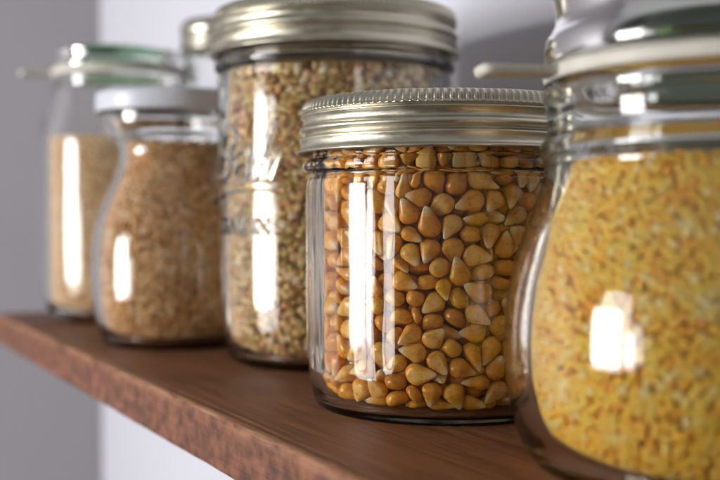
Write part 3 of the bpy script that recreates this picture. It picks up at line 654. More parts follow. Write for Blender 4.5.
(4, -531, 1877, 2507, 19, -97, -11, 6), (5, -2042, 1703, 2846, 27, 94, 18, -5), (6, -2265, 28, 2008, 69, 26, 14, 66), (7, -1583, -1124, 2901, 23, -33, -91, 5),
(0, -762, -1792, 2580, 22, -25, -14, 93), (1, 798, -1872, 2706, 31, -62, -35, -63), (2, 2542, -745, 2501, 30, -22, -74, 56), (3, 2019, 707, 2520, 49, -52, 23, -66),
(4, 1191, 1709, 2639, 70, 59, -37, -15), (5, -353, 2652, 2526, 97, 18, 1, 16), (6, -1174, 1949, 2178, 52, -18, -15, -82), (7, -1936, 340, 2361, 30, 75, 48, -34),
(0, -2485, -723, 2703, 43, -42, 5, 80), (1, -1802, -1976, 2272, 28, 45, 4, 85), (2, 110, -2303, 2541, 51, -65, 52, -19), (3, 1879, -661, 4578, 3, -93, 28, -23),
(4, 2665, -344, 3467, 30, 53, -78, 16), (5, 2079, 1688, 3768, 17, -31, -93, 11), (6, 608, 2638, 2154, 96, -4, 22, -15), (7, -659, 2068, 2095, 43, -29, 57, 64),
(0, -1850, 1893, 3268, 48, 20, -59, 61), (1, -2280, 50, 2379, 18, 25, -26, 92), (2, -1634, -1545, 2408, 59, 27, 23, -73), (3, -486, -2620, 4338, 4, 17, 97, 18),
(4, 1174, -2418, 2534, 26, -86, -20, -39), (5, 2087, -1673, 2906, 84, -20, 10, 50), (6, 2281, 1025, 2371, 12, -45, -22, -86), (7, 693, 1847, 2756, 42, -57, 64, -31),
(0, 230, 2114, 2292, 76, -44, 34, 34), (1, -812, 2549, 3383, 93, 16, 27, 19), (2, -2238, 485, 2256, 53, 77, 8, -36), (3, -2239, -519, 2649, 70, -35, -31, -54),
(4, -1132, -2097, 2442, 36, 10, 80, 46), (5, 171, -2101, 2815, 66, -63, 41, 5), (6, 1325, -1391, 2392, 81, 17, -7, 56), (7, 2638, -448, 2732, 51, -38, -54, -55),
(0, 1514, 1470, 2694, 11, -13, -81, 57), (1, 419, 2546, 2437, 77, -41, -49, 6), (2, -879, 2206, 2298, 58, -60, -55, -1), (3, -2391, 1177, 2820, 54, -28, 5, -79),
(4, -2669, -28, 3365, 3, -65, -76, 3), (5, -1798, -1981, 3248, 2, 78, -27, 57), (6, -450, -2455, 2509, 85, -42, 32, -3), (7, 726, -2371, 2507, 52, 67, 25, 46),
(0, 1964, -1196, 2510, 83, -50, 18, -14), (1, 2540, 116, 2709, 83, -12, 41, -36), (2, 759, 1778, 4113, 18, -86, 45, 14), (3, -716, 2569, 2869, 20, 11, 20, -95),
(4, -1753, 1581, 2511, 74, 22, 57, 29), (5, -2283, 542, 2563, 41, -49, 42, -65), (6, -2269, -1298, 2599, 50, 16, -27, -81), (7, -1111, -2290, 2728, 57, 76, -7, -30),
(0, 190, -2532, 2728, 46, 71, 8, -52), (1, 1619, -1104, 2683, 47, 60, -56, 33), (2, 2424, -175, 2377, 69, -13, 25, 66), (3, 2491, 940, 2715, 73, 23, 10, -64),
(4, 614, 2204, 2529, 20, -42, 16, 87), (5, -1080, 2451, 2598, 96, 20, -6, 17), (6, -2031, 963, 2101, 1, -70, 59, 39), (7, -1944, -308, 2635, 25, -69, -65, -22),
(0, -1272, -1480, 2787, 34, -32, -88, 8), (1, -773, -2417, 2707, 72, 65, 23, 2), (2, 1185, -1961, 2588, 17, 26, 51, 80), (3, 2407, -1083, 3652, 59, -10, -5, -80),
(4, 2522, 507, 2765, 13, 34, -12, 92), (5, 1955, 1827, 2843, 37, -38, -85, 3), (6, -1128, 1515, 3382, 86, -29, 28, 30), (7, -1419, 1336, 2828, 43, -38, 71, 41),
(0, -1928, 272, 2731, 69, 34, -52, 38), (1, -1894, -1347, 2544, 28, 13, -33, -89), (2, -548, -2118, 2736, 59, 43, 53, 43), (3, 826, -1801, 3264, 20, 97, -5, 15),
(4, 1801, -1534, 2585, 77, 5, 32, -55), (5, 2067, -297, 2829, 1, -53, -25, 81), (6, 1978, 1036, 2344, 63, -67, -22, -32), (7, 1175, 2087, 2907, 42, 87, -25, 9),
(0, -980, 1989, 2636, 3, 16, -88, -45), (1, -2280, 889, 2397, 50, -35, 0, 79), (2, -1790, -732, 2868, 60, -50, -2, 62), (3, -1295, -1930, 2646, 45, -67, -43, 41),
(4, -826, -2555, 3620, 94, -16, -24, -18), (5, 1524, -2114, 2711, 24, 37, 28, -85), (6, 2234, -434, 2626, 37, 60, 42, 58), (7, 2631, 311, 3212, 75, -7, -4, -66),
(0, 1532, 2006, 2782, 57, -65, -31, -40), (1, 27, 2520, 2591, 51, 68, -49, 19), (2, -1731, 1940, 2863, 87, -38, -10, 29), (3, -2581, 672, 2936, 4, -75, -58, -32),
(4, -2181, -1534, 2880, 49, -21, -59, -60), (5, -956, -2497, 3051, 81, -25, -51, -17), (6, 1202, -1487, 2688, 68, 46, -55, 15), (7, 1518, -1582, 2665, 70, 32, 11, -63),
(0, 2084, 84, 2842, 82, 26, -36, -36), (1, 2139, 1090, 2811, 18, -94, -23, 18), (2, 790, 2295, 2812, 83, 45, 21, -24), (3, -463, 2242, 2601, 20, 56, -10, -79),
(4, -2131, 757, 2822, 12, -7, -84, -52), (5, -2458, -1058, 2896, 81, -7, 19, -56), (6, -1563, -2227, 2944, 16, -92, 35, 7), (7, -192, -2065, 2949, 30, -10, 65, 69),
(0, 1573, -1243, 3446, 46, 88, -13, 5), (1, 2586, -683, 3030, 24, 77, 36, -47), (2, 1919, 235, 3314, 44, 68, 59, -2), (3, 1167, 2227, 3296, 88, -39, 24, -11),
(4, -254, 2677, 3034, 93, 12, -33, 15), (5, -1120, 1585, 3038, 35, -77, -30, -44), (6, -2700, 330, 3125, 10, 72, -67, 18), (7, -1809, -1838, 2774, 81, 44, 16, -36),
(0, -479, -2376, 3015, 1, 8, 65, -75), (1, 1076, -2220, 2790, 1, 55, -51, -67), (2, 2219, -1453, 2724, 17, 90, -25, -30), (3, 2356, -271, 3127, 61, 78, 11, -10),
(4, 1661, 1172, 2944, 23, -38, -14, 88), (5, 520, 2571, 2817, 21, 23, -11, -94), (6, -727, 1762, 2772, 29, -16, -7, -94), (7, -1949, 1155, 2462, 59, 71, -39, 2),
(0, -2035, -936, 2748, 70, -36, -51, 35), (1, -1056, -1732, 2978, 2, 40, 0, 92), (2, 501, -1909, 3011, 28, 74, 61, -2), (3, 1723, -1985, 2988, 6, -38, -79, -48),
(4, 2579, -756, 3478, 29, 55, -78, 5), (5, 1929, 495, 2851, 15, -23, 17, -95), (6, 483, 2271, 2937, 36, 40, 18, -82), (7, 36, 1951, 2931, 3, -7, -16, -98),
(0, -2059, -279, 3824, 93, 16, 33, -10), (1, -1870, 561, 2983, 77, -11, -15, 61), (2, -1703, -1444, 2898, 34, 19, -90, 17), (3, 130, -2637, 3295, 17, -33, 91, 16),
(4, 1029, -2435, 3020, 58, 44, -47, -51), (5, 1582, -1131, 3075, 26, -69, -13, -66), (6, 2281, 320, 2760, 3, -26, -89, -38), (7, 1861, 1541, 2980, 38, -46, -61, 51),
(0, 461, 2489, 3292, 80, -51, 9, -29), (1, -918, 1743, 3638, 82, 5, -31, -47), (2, -2072, 1200, 2716, 56, -47, 6, -68), (3, -2401, -1155, 3862, 60, -37, -44, -56),
(4, -1533, -2184, 4775, 25, 1, 97, 3), (5, 231, -2075, 3153, 21, 18, -48, -83), (6, 1962, -1628, 3316, 52, -58, -52, 35), (7, 2262, -663, 2802, 57, -2, -64, 50),
(0, 1816, 799, 2853, 96, -25, 12, 2), (1, 978, 1797, 3009, 48, 32, 70, -42), (2, 233, 2311, 2760, 49, 33, 2, -81), (3, -1720, 955, 3243, 40, 37, 13, -83),
(4, -2313, 343, 2861, 49, -30, -59, 58), (5, -2282, -1233, 3353, 78, 20, -13, -58), (6, -244, -2392, 2786, 47, -74, 21, -43), (7, 1325, -1892, 2936, 90, -10, -42, 7),
(0, 2014, -1204, 2913, 63, -47, 21, -58), (1, 2328, 365, 3110, 59, 32, -52, 54), (2, 1850, 1967, 3176, 8, -72, 22, 66), (3, 53, 2484, 3154, 73, -47, 40, 29),
(4, -1195, 2407, 3073, 24, -37, 6, -89), (5, -1561, -2125, 5806, 23, -86, 29, 34), (6, -1664, -1021, 3672, 86, 39, -23, 23), (7, -1067, -1783, 3745, 79, -58, 1, -20),
(0, 5, -2598, 3713, 6, 7, 20, -98), (1, 1644, -1412, 2985, 84, 30, 44, 11), (2, 2699, -108, 3064, 71, -28, 5, 64), (3, 2411, 1123, 4190, 5, 60, 78, -17),
(4, 662, 1941, 3095, 55, 31, 52, -58), (5, -300, 2329, 2928, 45, -51, 64, -35), (6, -2436, 1223, 3353, 14, -81, -35, -45), (7, -2582, -75, 2816, 71, 12, -31, -62),
(0, -1689, -1000, 3250, 77, 27, 25, -53), (1, -890, -2098, 3033, 23, 83, -23, 44), (2, 1300, -2210, 3099, 51, -36, 47, -62), (3, 1914, -729, 3121, 49, -11, -30, -81),
(4, 2564, 700, 3147, 66, 12, -31, -67), (5, 1422, 2017, 3161, 78, 39, -31, 37), (6, 1449, 2166, 4569, 76, 14, 21, 60), (7, -1502, 2212, 3113, 22, 1, 24, -95),
(0, -2427, 1103, 3715, 74, 39, -26, 48), (1, -2186, -608, 3084, 41, 69, -27, -54), (2, -1591, -1736, 2958, 21, -69, 49, -49), (3, -174, -1943, 3901, 16, 89, -20, 38),
(4, 2181, -1391, 3336, 17, -32, 5, -93), (5, 2483, -945, 4729, 6, -65, 75, 10), (6, 1411, 1264, 3394, 66, 27, 68, -15), (7, 706, 2197, 3308, 9, 29, -24, 92),
(0, -1307, 2201, 3523, 6, -48, -55, -68), (1, -2075, 1476, 3105, 67, 4, -43, -60), (2, -2172, -65, 2860, 74, -15, -65, -8), (3, -1775, -1972, 4302, 22, 58, -11, 78),
(4, 427, -2605, 4390, 37, 22, 69, 57), (5, 1179, -1568, 3045, 18, -53, -20, -81), (6, 2487, -1103, 3090, 38, 41, 19, -81), (7, 1732, 919, 3401, 28, -85, 45, -1),
(0, 1107, 1701, 3389, 32, 50, -40, 70), (1, -317, 1917, 3445, 96, -17, -16, 12), (2, -1749, 1415, 2902, 32, 65, -49, 48), (3, -2093, 225, 3167, 58, 55, -1, 60),
(4, -2581, -762, 3218, 64, -2, 19, 74), (5, -1219, -2044, 2974, 61, 49, -14, -61), (6, 608, -2251, 2772, 71, -1, -68, -20), (7, 1545, -1805, 3267, 64, -52, -29, -48),
(0, 2665, 98, 3804, 66, -10, -39, -63), (1, 2216, 1499, 3339, 36, -31, -88, -3), (2, 33, 1926, 3472, 96, -12, 23, 3), (3, -648, 1967, 3153, 90, 32, -23, 19),
(4, -2545, 610, 3329, 54, -9, -42, -72), (5, -2093, -271, 3067, 19, 67, 11, 71), (6, -1375, -1351, 3076, 69, 19, 24, -66), (7, -254, -2031, 3281, 76, -38, 14, -51),
(0, 497, -2618, 3604, 6, -62, 5, 78), (1, 1810, 700, 6516, 17, 80, -34, 46), (2, 2196, 786, 3015, 69, 15, 0, 71), (3, 1325, 2311, 3790, 8, -43, 0, 90),
(4, -251, 2235, 3215, 66, 73, -12, 14), (5, -1538, 1725, 2956, 80, -37, 20, -42), (6, -2418, 986, 3198, 61, -2, -75, 25), (7, -1997, -960, 3107, 25, 29, -23, -90),
(0, -1232, -2360, 4277, 21, -38, 32, 84), (1, 569, -2476, 3227, 41, -17, 51, -74), (2, 1907, -1912, 3349, 63, 13, -74, 19), (3, 2504, -77, 3490, 80, 24, -54, 11),
(4, 1823, 1394, 3389, 42, 15, -89, 7), (5, 381, 1938, 3181, 61, -14, 20, 75), (6, -859, 2120, 2883, 0, 28, -65, 70), (7, -2619, -276, 6428, 52, -43, 60, 43),
(0, -2646, -334, 3593, 20, 66, -53, 50), (1, -2105, -1607, 3194, 51, 67, 45, 30), (2, -1, -2336, 3065, 34, 48, -18, -79), (3, 1088, -2244, 3322, 81, 58, -4, -3),
(4, 2246, -931, 3228, 32, -57, 62, 44), (5, 2234, 286, 3536, 11, 56, -9, 82), (6, 838, 1751, 3402, 66, -33, 6, 67), (7, -287, 2663, 3580, 16, 90, 18, -35),
(0, -1546, 1305, 3273, 21, -52, -8, -83), (1, -2614, 299, 3486, 78, -7, -1, 62), (2, -1973, -1298, 3082, 21, -88, 1, -42), (3, -535, -2315, 3359, 39, -59, -41, 58),
(4, 455, -1928, 3417, 66, -3, -31, 68), (5, 1716, -2055, 3828, 39, 21, -12, -89), (6, 2442, -20, 2951, 47, 84, -24, -12), (7, 2382, 1175, 3142, 76, 17, 22, -59),
(0, -7, 2273, 3476, 64, -43, -22, 60), (1, -1211, 2061, 2901, 70, -10, 12, -70), (2, -2006, 1030, 3066, 11, -16, -56, -81), (3, -1922, -679, 3766, 73, 17, 58, -32),
(4, -1467, -1324, 3551, 73, 2, 5, -68), (5, -190, -2549, 3360, 74, 31, -58, 15), (6, 1228, -1833, 3348, 4, 13, 29, -95), (7, 1960, -1043, 3363, 17, 22, -77, 58),
(0, 1903, 609, 3275, 94, 9, 32, -2), (1, 1695, 1722, 3271, 7, 26, -2, 96), (2, -522, 2372, 3307, 25, 32, 56, -72), (3, -1313, 1631, 3713, 71, 48, -35, 38),
(4, -2407, 143, 3211, 57, 43, -22, 66), (5, -1538, -2134, 6194, 10, 39, 0, 91), (6, -1031, -2479, 3408, 28, 8, -43, -85), (7, 948, -1711, 3717, 50, -14, 84, -12),
(0, 1831, -1710, 3623, 19, 2, -74, -64), (1, 2053, -152, 3272, 69, 32, -63, 18), (2, 2026, 1124, 3104, 4, -10, 81, 58), (3, 544, 1889, 3729, 68, -19, -63, -33),
(4, -1167, 1911, 3322, 38, 53, 17, 74), (5, -2220, 635, 3228, 47, -73, -46, -19), (6, -2481, -762, 3626, 60, 74, -9, -29), (7, -1176, -1547, 3345, 91, 14, -5, -40),
(0, 201, -2274, 3462, 32, -37, 1, 87), (1, 1430, -2120, 3429, 85, 39, 15, 31), (2, 1733, -876, 3523, 82, -20, 23, 48), (3, 2582, 611, 5589, 2, 73, -66, -17),
(4, 1403, 1428, 3663, 36, 30, 86, 22), (5, -46, 1964, 3914, 69, -19, -69, -11), (6, -1715, 1502, 3204, 24, 42, 1, -88), (7, -2558, -384, 3027, 96, -6, -13, 25),
(0, -2109, -1632, 3532, 84, 8, 47, -26), (1, -823, -1880, 3379, 72, -22, -38, -54), (2, 617, -2168, 3201, 53, -14, 83, -6), (3, 2243, -1429, 3922, 5, 88, 33, -34),
(4, 1973, 78, 3581, 6, -27, 61, -74), (5, 1825, 661, 4637, 37, 63, -20, 66), (6, 469, 2648, 3665, 82, 10, 36, -43), (7, -737, 2027, 3572, 35, -5, -73, -59),
(0, -1969, 549, 3516, 59, 18, 48, -62), (1, -1851, -621, 3283, 60, -32, -5, 73), (2, -1430, -1782, 3234, 61, 24, 72, 25), (3, 405, -2117, 3936, 12, -59, 55, 58),
(4, 1184, -1566, 3434, 79, -29, 41, -35), (5, 2098, -512, 3484, 32, -54, 52, -58), (6, 2031, 1233, 3378, 6, 50, 15, 85), (7, 1607, 2104, 3494, 87, 46, 11, 13),
(0, 154, 2661, 3638, 5, -15, -18, 97), (1, -1416, 1701, 3360, 73, -43, -36, 38), (2, -1919, -134, 3541, 15, 60, 73, -30), (3, -2014, -1115, 3536, 80, 1, -13, -59),
(4, -504, -1921, 3495, 52, 3, 42, -74), (5, 744, -1986, 3572, 61, 77, 7, 16), (6, 1773, -772, 3895, 22, 37, 47, 77), (7, 1822, 705, 3733, 46, -30, -36, -75),
(0, 1389, 1532, 3982, 66, -29, -37, 59), (1, 910, 2508, 3668, 18, 94, -20, -21), (2, -865, 2202, 3178, 82, -12, -26, 49), (3, -1776, 1239, 3688, 35, 63, 12, 69),
(4, -2260, -779, 3405, 70, -32, -6, -64), (5, -1167, -2018, 3427, 45, 86, 24, 4), (6, 572, -2363, 3558, 61, -25, -67, -33), (7, 1483, -1857, 3663, 72, 12, -48, -48),
(0, 1927, -296, 4248, 16, 74, 64, 9), (1, 2508, 927, 3575, 79, 13, -14, -59), (2, 1190, 2051, 3579, 46, 68, -7, 57), (3, -1230, 1942, 4643, 64, 13, -17, 73),
(4, -1670, 2045, 3559, 42, 3, -15, -89), (5, -2576, 577, 5164, 24, 15, 81, 52), (6, -1672, -1623, 3228, 51, -18, 75, 38), (7, -485, -2622, 3706, 94, -20, 13, -24),
(0, 1066, -2447, 3848, 18, -97, -15, 2), (1, 2099, -983, 3626, 70, -49, 17, 48), (2, 1900, 1868, 6420, 32, -17, -9, 93), (3, 1736, 2015, 3918, 72, 26, 49, -42),
(4, 445, 2311, 3582, 14, 78, -33, -50), (5, -994, 2342, 3785, 83, -47, 29, 3), (6, -1962, 1287, 3354, 72, -24, 56, -33), (7, -2298, -284, 3401, 68, 12, 64, -34),
(0, -902, -2153, 3675, 74, -41, 39, -36), (1, 336, -2533, 3998, 0, 4, -40, 91), (2, 1496, -1271, 3757, 59, 80, -1, -13), (3, 1918, 402, 3953, 16, 77, -51, 35),
(4, 1601, 1114, 3763, 87, 1, -4, -49), (5, 861, 2111, 3715, 90, -30, -5, 32), (6, -863, 2585, 4253, 18, -24, 14, -94), (7, -2165, 1527, 3554, 69, -53, 42, -26),
(0, -2546, 797, 4157, 33, 65, 64, -23), (1, -1748, -1867, 6070, 75, 2, -61, -24), (2, -206, -2317, 3661, 36, 27, -83, -33), (3, 1015, -1840, 4197, 36, -64, 64, 23),
(4, 1800, -1176, 3759, 51, 58, 63, -6), (5, 2551, 587, 4084, 27, -75, 60, 12), (6, 1050, 1581, 4266, 25, -69, 37, 56), (7, 536, 2592, 4557, 5, -1, -100, -3),
(0, -1459, 1411, 4776, 40, -12, -49, 76), (1, -2246, 1016, 3438, 36, 41, 60, 59), (2, -2255, -586, 3831, 53, 15, 37, -75), (3, -1643, -1841, 3554, 55, -65, 22, -48),
(4, 745, -2586, 4031, 10, -9, -17, -98), (5, 1832, -1913, 5724, 32, -19, -33, -87), (6, 2424, -582, 3681, 69, -68, 6, 24), (7, 2193, 1292, 3733, 49, -57, 48, -44),
(0, 1156, 2404, 4347, 31, 5, -19, 93), (1, -484, 2282, 3696, 61, -36, -8, 70), (2, -2270, 1463, 3948, 25, 78, 54, -19), (3, -2320, 57, 3634, 31, 36, 66, 59),
(4, -1863, -1412, 3417, 80, 9, 59, 1), (5, -450, -2161, 3919, 51, 5, 43, -74), (6, 1344, -2014, 4043, 48, -57, -7, -66), (7, 2177, -698, 4008, 55, 23, 80, 8),
(0, 2197, 842, 3469, 51, -64, 9, 57), (1, 1432, 2074, 4160, 76, -50, 36, 23), (2, 470, 2419, 3942, 59, 74, -20, 26), (3, -1664, 2074, 4121, 48, 29, -76, 33),
(4, -2663, 382, 3961, 61, 33, -23, 68), (5, -1835, -647, 4258, 25, -75, 31, 53), (6, -1555, -2187, 3483, 29, -63, 70, -16), (7, 816, -2545, 4747, 25, -33, -20, -89),
(0, 1601, -1141, 4582, 67, 12, 53, 51), (1, 2506, -276, 3894, 7, 65, 19, 73), (2, 1490, 1751, 3652, 15, 21, 4, 97), (3, 780, 2541, 4032, 89, 17, 32, -29),
(4, -505, 1896, 3935, 19, -85, -41, 28), (5, -1764, 808, 3770, 51, 1, -22, -83), (6, -2609, 48, 3844, 64, 36, -67, 1), (7, -2162, -1468, 3919, 80, 22, 12, -55),
(0, -668, -1833, 3920, 98, 15, -11, -10), (1, 1220, -2380, 4858, 18, -15, -24, -94), (2, 2615, -687, 3976, 21, -77, -60, -1), (3, 2222, 635, 3816, 63, -24, 11, 73),
(4, 1012, 1738, 3774, 24, -36, 54, -73), (5, 132, 2644, 4119, 80, 7, 60, 3), (6, -1405, 1964, 3763, 24, 49, 26, -80), (7, -2379, 639, 3629, 44, 71, 49, 23),
(0, -2588, -649, 4732, 56, 20, 4, 81), (1, -1405, -1377, 4015, 82, -17, -48, -25), (2, 171, -1908, 4232, 12, 68, 21, -69), (3, 1499, -1623, 3969, 70, 26, 53, 41),
(4, 2111, -55, 3873, 51, -49, 57, -42), (5, 1811, 1442, 3810, 21, -4, 16, -96), (6, 130, 2192, 3778, 6, 4, 67, 74), (7, -960, 2043, 3936, 74, 26, 53, 33),
(0, -1523, 1217, 4115, 76, 6, -54, 35), (1, -2537, -277, 3946, 20, -74, 43, -47), (2, -1655, -1002, 4096, 27, -28, -1, 92), (3, -191, -1979, 5759, 50, -4, 31, -81),
(4, 717, -1935, 3876, 68, 60, 33, 27), (5, 1897, -911, 4151, 85, 13, -48, -19), (6, 1871, 1141, 3582, 86, -11, -22, -45), (7, 1114, 1907, 4060, 40, -90, -12, 11),
(0, -251, 2506, 3918, 74, 56, 31, -21), (1, -1724, 1591, 3641, 39, -17, 38, 82), (2, -2175, 647, 3910, 26, 62, -8, 73), (3, -2046, -1592, 4442, 85, 28, 25, -36),
(4, -1503, -2229, 3860, 24, -19, 22, 93), (5, 103, -2247, 4175, 6, -49, 24, -84), (6, 1915, -1830, 3961, 12, 49, 80, 32), (7, 1966, -360, 3770, 16, -22, 57, -77),
(0, 1575, 1182, 4302, 44, -85, 19, 21), (1, 482, 2015, 4149, 31, 47, 16, -81), (2, -1470, 1265, 6070, 16, 89, 37, -24), (3, -1753, 931, 4634, 71, -44, -29, -48),
(4, -2676, 276, 4633, 36, -52, 74, 21), (5, -1912, -1861, 3949, 3, -78, 36, -51), (6, 15, -2340, 3918, 84, 23, -40, -30), (7, 1036, -2183, 4088, 11, 24, 42, -87),
(0, 2104, -1613, 4247, 21, 62, 30, -70), (1, 2343, 197, 4136, 53, -75, -37, -10), (2, 1011, 1996, 4810, 45, -73, -52, 0), (3, -653, 2396, 4122, 28, -6, 57, -77),
(4, -2556, 556, 5767, 33, -7, 42, -85), (5, -1942, 133, 3945, 40, -64, 49, 45), (6, -1720, -1477, 3751, 81, 57, -5, -13), (7, -800, -2510, 4037, 39, 11, -52, -75),
(0, 674, -2544, 5554, 54, -58, -6, -61), (1, 1762, -2007, 4325, 80, 4, -55, 23), (2, 2295, -308, 4116, 48, -2, 46, 75), (3, 2011, 1047, 3985, 4, -29, -1, 96),
(4, 82, 1953, 4358, 10, -82, 33, 44), (5, -1244, 1490, 4216, 22, 17, -12, -95), (6, -2025, 903, 3673, 36, -20, -59, 69), (7, -2664, -275, 4739, 55, -37, -20, -72),
(0, -1637, -1273, 4580, 33, -94, -6, -5), (1, -52, -2675, 4213, 4, -25, -17, -95), (2, 1214, -2102, 3726, 10, -74, 30, 60), (3, 2425, -1026, 4244, 3, 58, 50, -64),
(4, 1875, 749, 4206, 89, 2, 42, -17), (5, 1745, 2023, 4552, 14, 95, -27, -5), (6, -547, 2671, 3803, 13, 59, 23, -76), (7, -2006, 1617, 3919, 60, -31, -35, -65),
(0, -2123, -152, 4231, 80, 29, 42, 33), (1, -2390, -1200, 4361, 13, 83, -33, 44), (2, -374, -1925, 4297, 39, 68, 10, 61), (3, 635, -2053, 4213, 74, -62, 12, 23),
(4, 1595, -1167, 4150, 22, 93, -21, 19), (5, 2515, -559, 4233, 90, 18, 17, 35), (6, 2195, 1394, 3993, 73, -60, -6, -33), (7, 757, 1795, 4865, 34, -1, 19, 92),
(0, -1150, 1770, 4072, 80, -40, -45, 1), (1, -2406, 1135, 4320, 10, 67, 67, 30), (2, -2616, -575, 3954, 36, 80, -23, 43), (3, -1356, -1868, 3959, 60, -59, -1, 55),
(4, -199, -2328, 4323, 12, -13, 31, 93), (5, 1264, -2347, 4429, 33, -47, -17, -80), (6, 2179, -880, 4337, 59, -8, 61, 52), (7, 2427, 809, 4362, 85, -14, 47, -19),
(0, 1262, 1926, 4446, 68, -18, -71, -8), (1, -384, 2625, 4314, 49, 62, 38, 48), (2, -1902, 1918, 4453, 41, 63, 32, -58), (3, -1918, 377, 5589, 51, -57, 38, 52),
(4, -1896, -1235, 4046, 14, 92, 34, 15), (5, -762, -1800, 4513, 13, 97, -2, -21), (6, 721, -2377, 3765, 76, -16, -31, -54), (7, 1480, -1284, 4888, 69, -11, 21, -69),
(0, 2660, -167, 4295, 60, -22, -47, -61), (1, 2006, 1737, 4308, 12, 38, -85, 33), (2, 884, 2552, 4687, 25, 12, -17, 95), (3, -1226, 2331, 4446, 86, -9, 40, 29),
(4, -2623, 47, 4235, 21, -21, 87, -39), (5, -1605, -1148, 4976, 28, 38, -85, -21), (6, -1339, -2175, 3626, 84, -54, -2, -7), (7, 103, -2270, 4606, 55, 38, -40, 62),
(0, 1338, -1840, 4375, 92, 14, -4, 36), (1, 2596, -427, 6362, 53, 51, -65, 21), (2, 2197, 523, 4313, 92, -4, 39, 7), (3, 1761, 1985, 5496, 28, 26, -29, 88),
(4, -316, 2038, 4338, 63, 37, 30, -62), (5, -1684, 1593, 4120, 40, -38, 77, -33), (6, -2288, 6, 3922, 84, -25, 43, -24), (7, -1785, -1494, 4148, 43, 84, 26, -19),
(0, -912, -2506, 4560, 21, 20, 94, 15), (1, 878, -1747, 4968, 59, 1, 81, -4), (2, 1961, -1116, 3964, 7, -40, 45, -80), (3, 1949, 146, 4270, 66, -27, -8, -70),
(4, 1529, 1172, 4663, 26, 48, -14, 83), (6, -1051, 2296, 4132, 0, 16, 60, 78), (7, -2013, 1239, 3967, 14, 20, 23, 94), (0, -2103, -1009, 4080, 76, -36, 29, 46),
(1, -1197, -2366, 3797, 86, -3, 24, 46), (2, 213, -2686, 5562, 7, -76, -19, -62), (3, 1341, -1430, 4186, 27, -8, 15, -95), (4, 1953, -208, 4657, 42, -35, -49, -68),
(5, 1885, 1002, 4511, 43, -51, -5, -74), (6, 951, 2167, 4167, 23, 11, 16, -95), (7, -388, 1936, 4888, 60, -23, 9, 76), (0, -744, 2564, 5320, 10, 10, 21, -97),
(1, -2021, 302, 4286, 88, 42, 15, 15), (2, -1114, -1645, 4140, 53, -7, 72, -45), (3, -260, -2553, 4639, 9, 34, -28, 89), (4, 829, -2378, 4439, 27, -62, 24, 69),
(5, 1844, -1356, 4323, 78, -47, 38, -17), (6, 2706, 329, 4169, 72, 12, -28, 63), (7, 1582, 1710, 4188, 85, 18, 29, -39), (0, 84, 2266, 4142, 66, -11, 73, -12),
(1, -1396, 2256, 3892, 78, -8, 27, -56), (2, -2080, 964, 4077, 12, 89, 22, -38), (3, -2583, -449, 5631, 22, -73, 56, 33), (4, -1083, -2060, 4125, 4, -77, 28, -58),
(5, 373, -2079, 4528, 56, 55, -21, 58), (6, 1687, -1622, 4392, 53, 83, -15, -10), (7, 2210, -459, 4393, 85, -28, -12, -43), (1, 748, 1860, 4470, 60, -63, 11, 48),
(2, -915, 2541, 4978, 17, 60, 27, -73), (3, -1650, 1420, 4485, 30, 35, -67, -59), (4, -2386, 410, 3894, 52, 50, 3, 69), (5, -1763, -820, 4603, 38, -40, 14, 82),
(6, -998, -2505, 5052, 9, -22, 94, 24), (7, 1246, -1575, 4706, 50, 5, 11, 85), (0, 2273, -1393, 4588, 26, 50, 16, -81), (1, 2643, 398, 4592, 60, -27, -61, -44),
(2, 1324, 1597, 4448, 59, 41, 8, 69), (3, 338, 1994, 4678, 0, -3, 19, -98), (4, -1574, 2172, 4597, 96, 4, 27, 11), (5, -1788, 822, 4282, 21, -37, -72, 55),
(6, -2309, -635, 4164, 30, -9, 59, 74), (7, -1233, -1500, 4450, 79, 0, -57, -24), (0, 814, -2125, 5022, 10, 65, 38, -66), (1, 1893, -1702, 4606, 70, 61, -15, 34),
(2, 2469, 207, 4488, 67, 11, -66, -33), (3, 2410, 1126, 4819, 14, 82, -54, -14), (4, 1499, 2183, 6360, 77, 31, 50, -27), (5, -735, 1798, 4241, 75, -19, 55, 31),
(6, -1976, 1214, 4346, 9, -4, -57, 82), (7, -2365, 306, 4280, 28, -29, 39, 82), (0, -2185, -1455, 6141, 8, 74, -34, 58), (1, -730, -2174, 4337, 50, 29, 80, 14),
(2, 2120, -1550, 5758, 32, -15, 47, 81), (3, 1948, -141, 5707, 1, 80, 56, 23), (4, 2668, 326, 5146, 68, 19, -32, 63), (5, 579, 1863, 5426, 2, 27, 95, 16),
(6, -117, 2363, 4422, 77, 15, -44, 43), (7, -1564, 1892, 4439, 37, 69, 56, 27), (0, -2245, 766, 4354, 91, -32, 7, 27), (1, -2531, -833, 4250, 63, 13, 19, 74),
(2, -1596, -1591, 4342, 64, -21, -34, 66), (3, 323, -2626, 4741, 27, -56, -7, -78), (4, 1614, -1618, 4684, 20, -33, 71, 59), (5, 1952, 28, 5197, 13, 67, -59, 43),
(6, 1922, 1362, 4259, 79, 21, 57, -5), (7, 673, 2265, 4767, 53, 3, 26, -81), (0, -900, 2159, 4392, 23, 55, 47, -65), (1, -2189, 1525, 4429, 16, -58, 79, -15),
(2, -1955, -145, 4707, 25, -88, -36, 16), (3, -1728, -1975, 6614, 40, -43, -76, -28), (4, -426, -2039, 4597, 27, -20, 61, 72), (5, 748, -1939, 4568, 87, -39, -3, 30),
(6, 2711, -61, 5300, 57, -5, -25, 78), (7, 2200, 770, 4628, 37, 14, -8, 92), (0, 1679, 2027, 4983, 41, 6, 43, -80), (1, 54, 2575, 5276, 78, -11, 21, 58),
(2, -1303, 2269, 6695, 36, -5, -67, 65), (3, -2303, 1290, 5676, 80, 32, -13, 48), (4, -2405, -1056, 4709, 48, 27, -41, 73), (5, -1242, -1859, 4390, 24, -48, -1, 84),
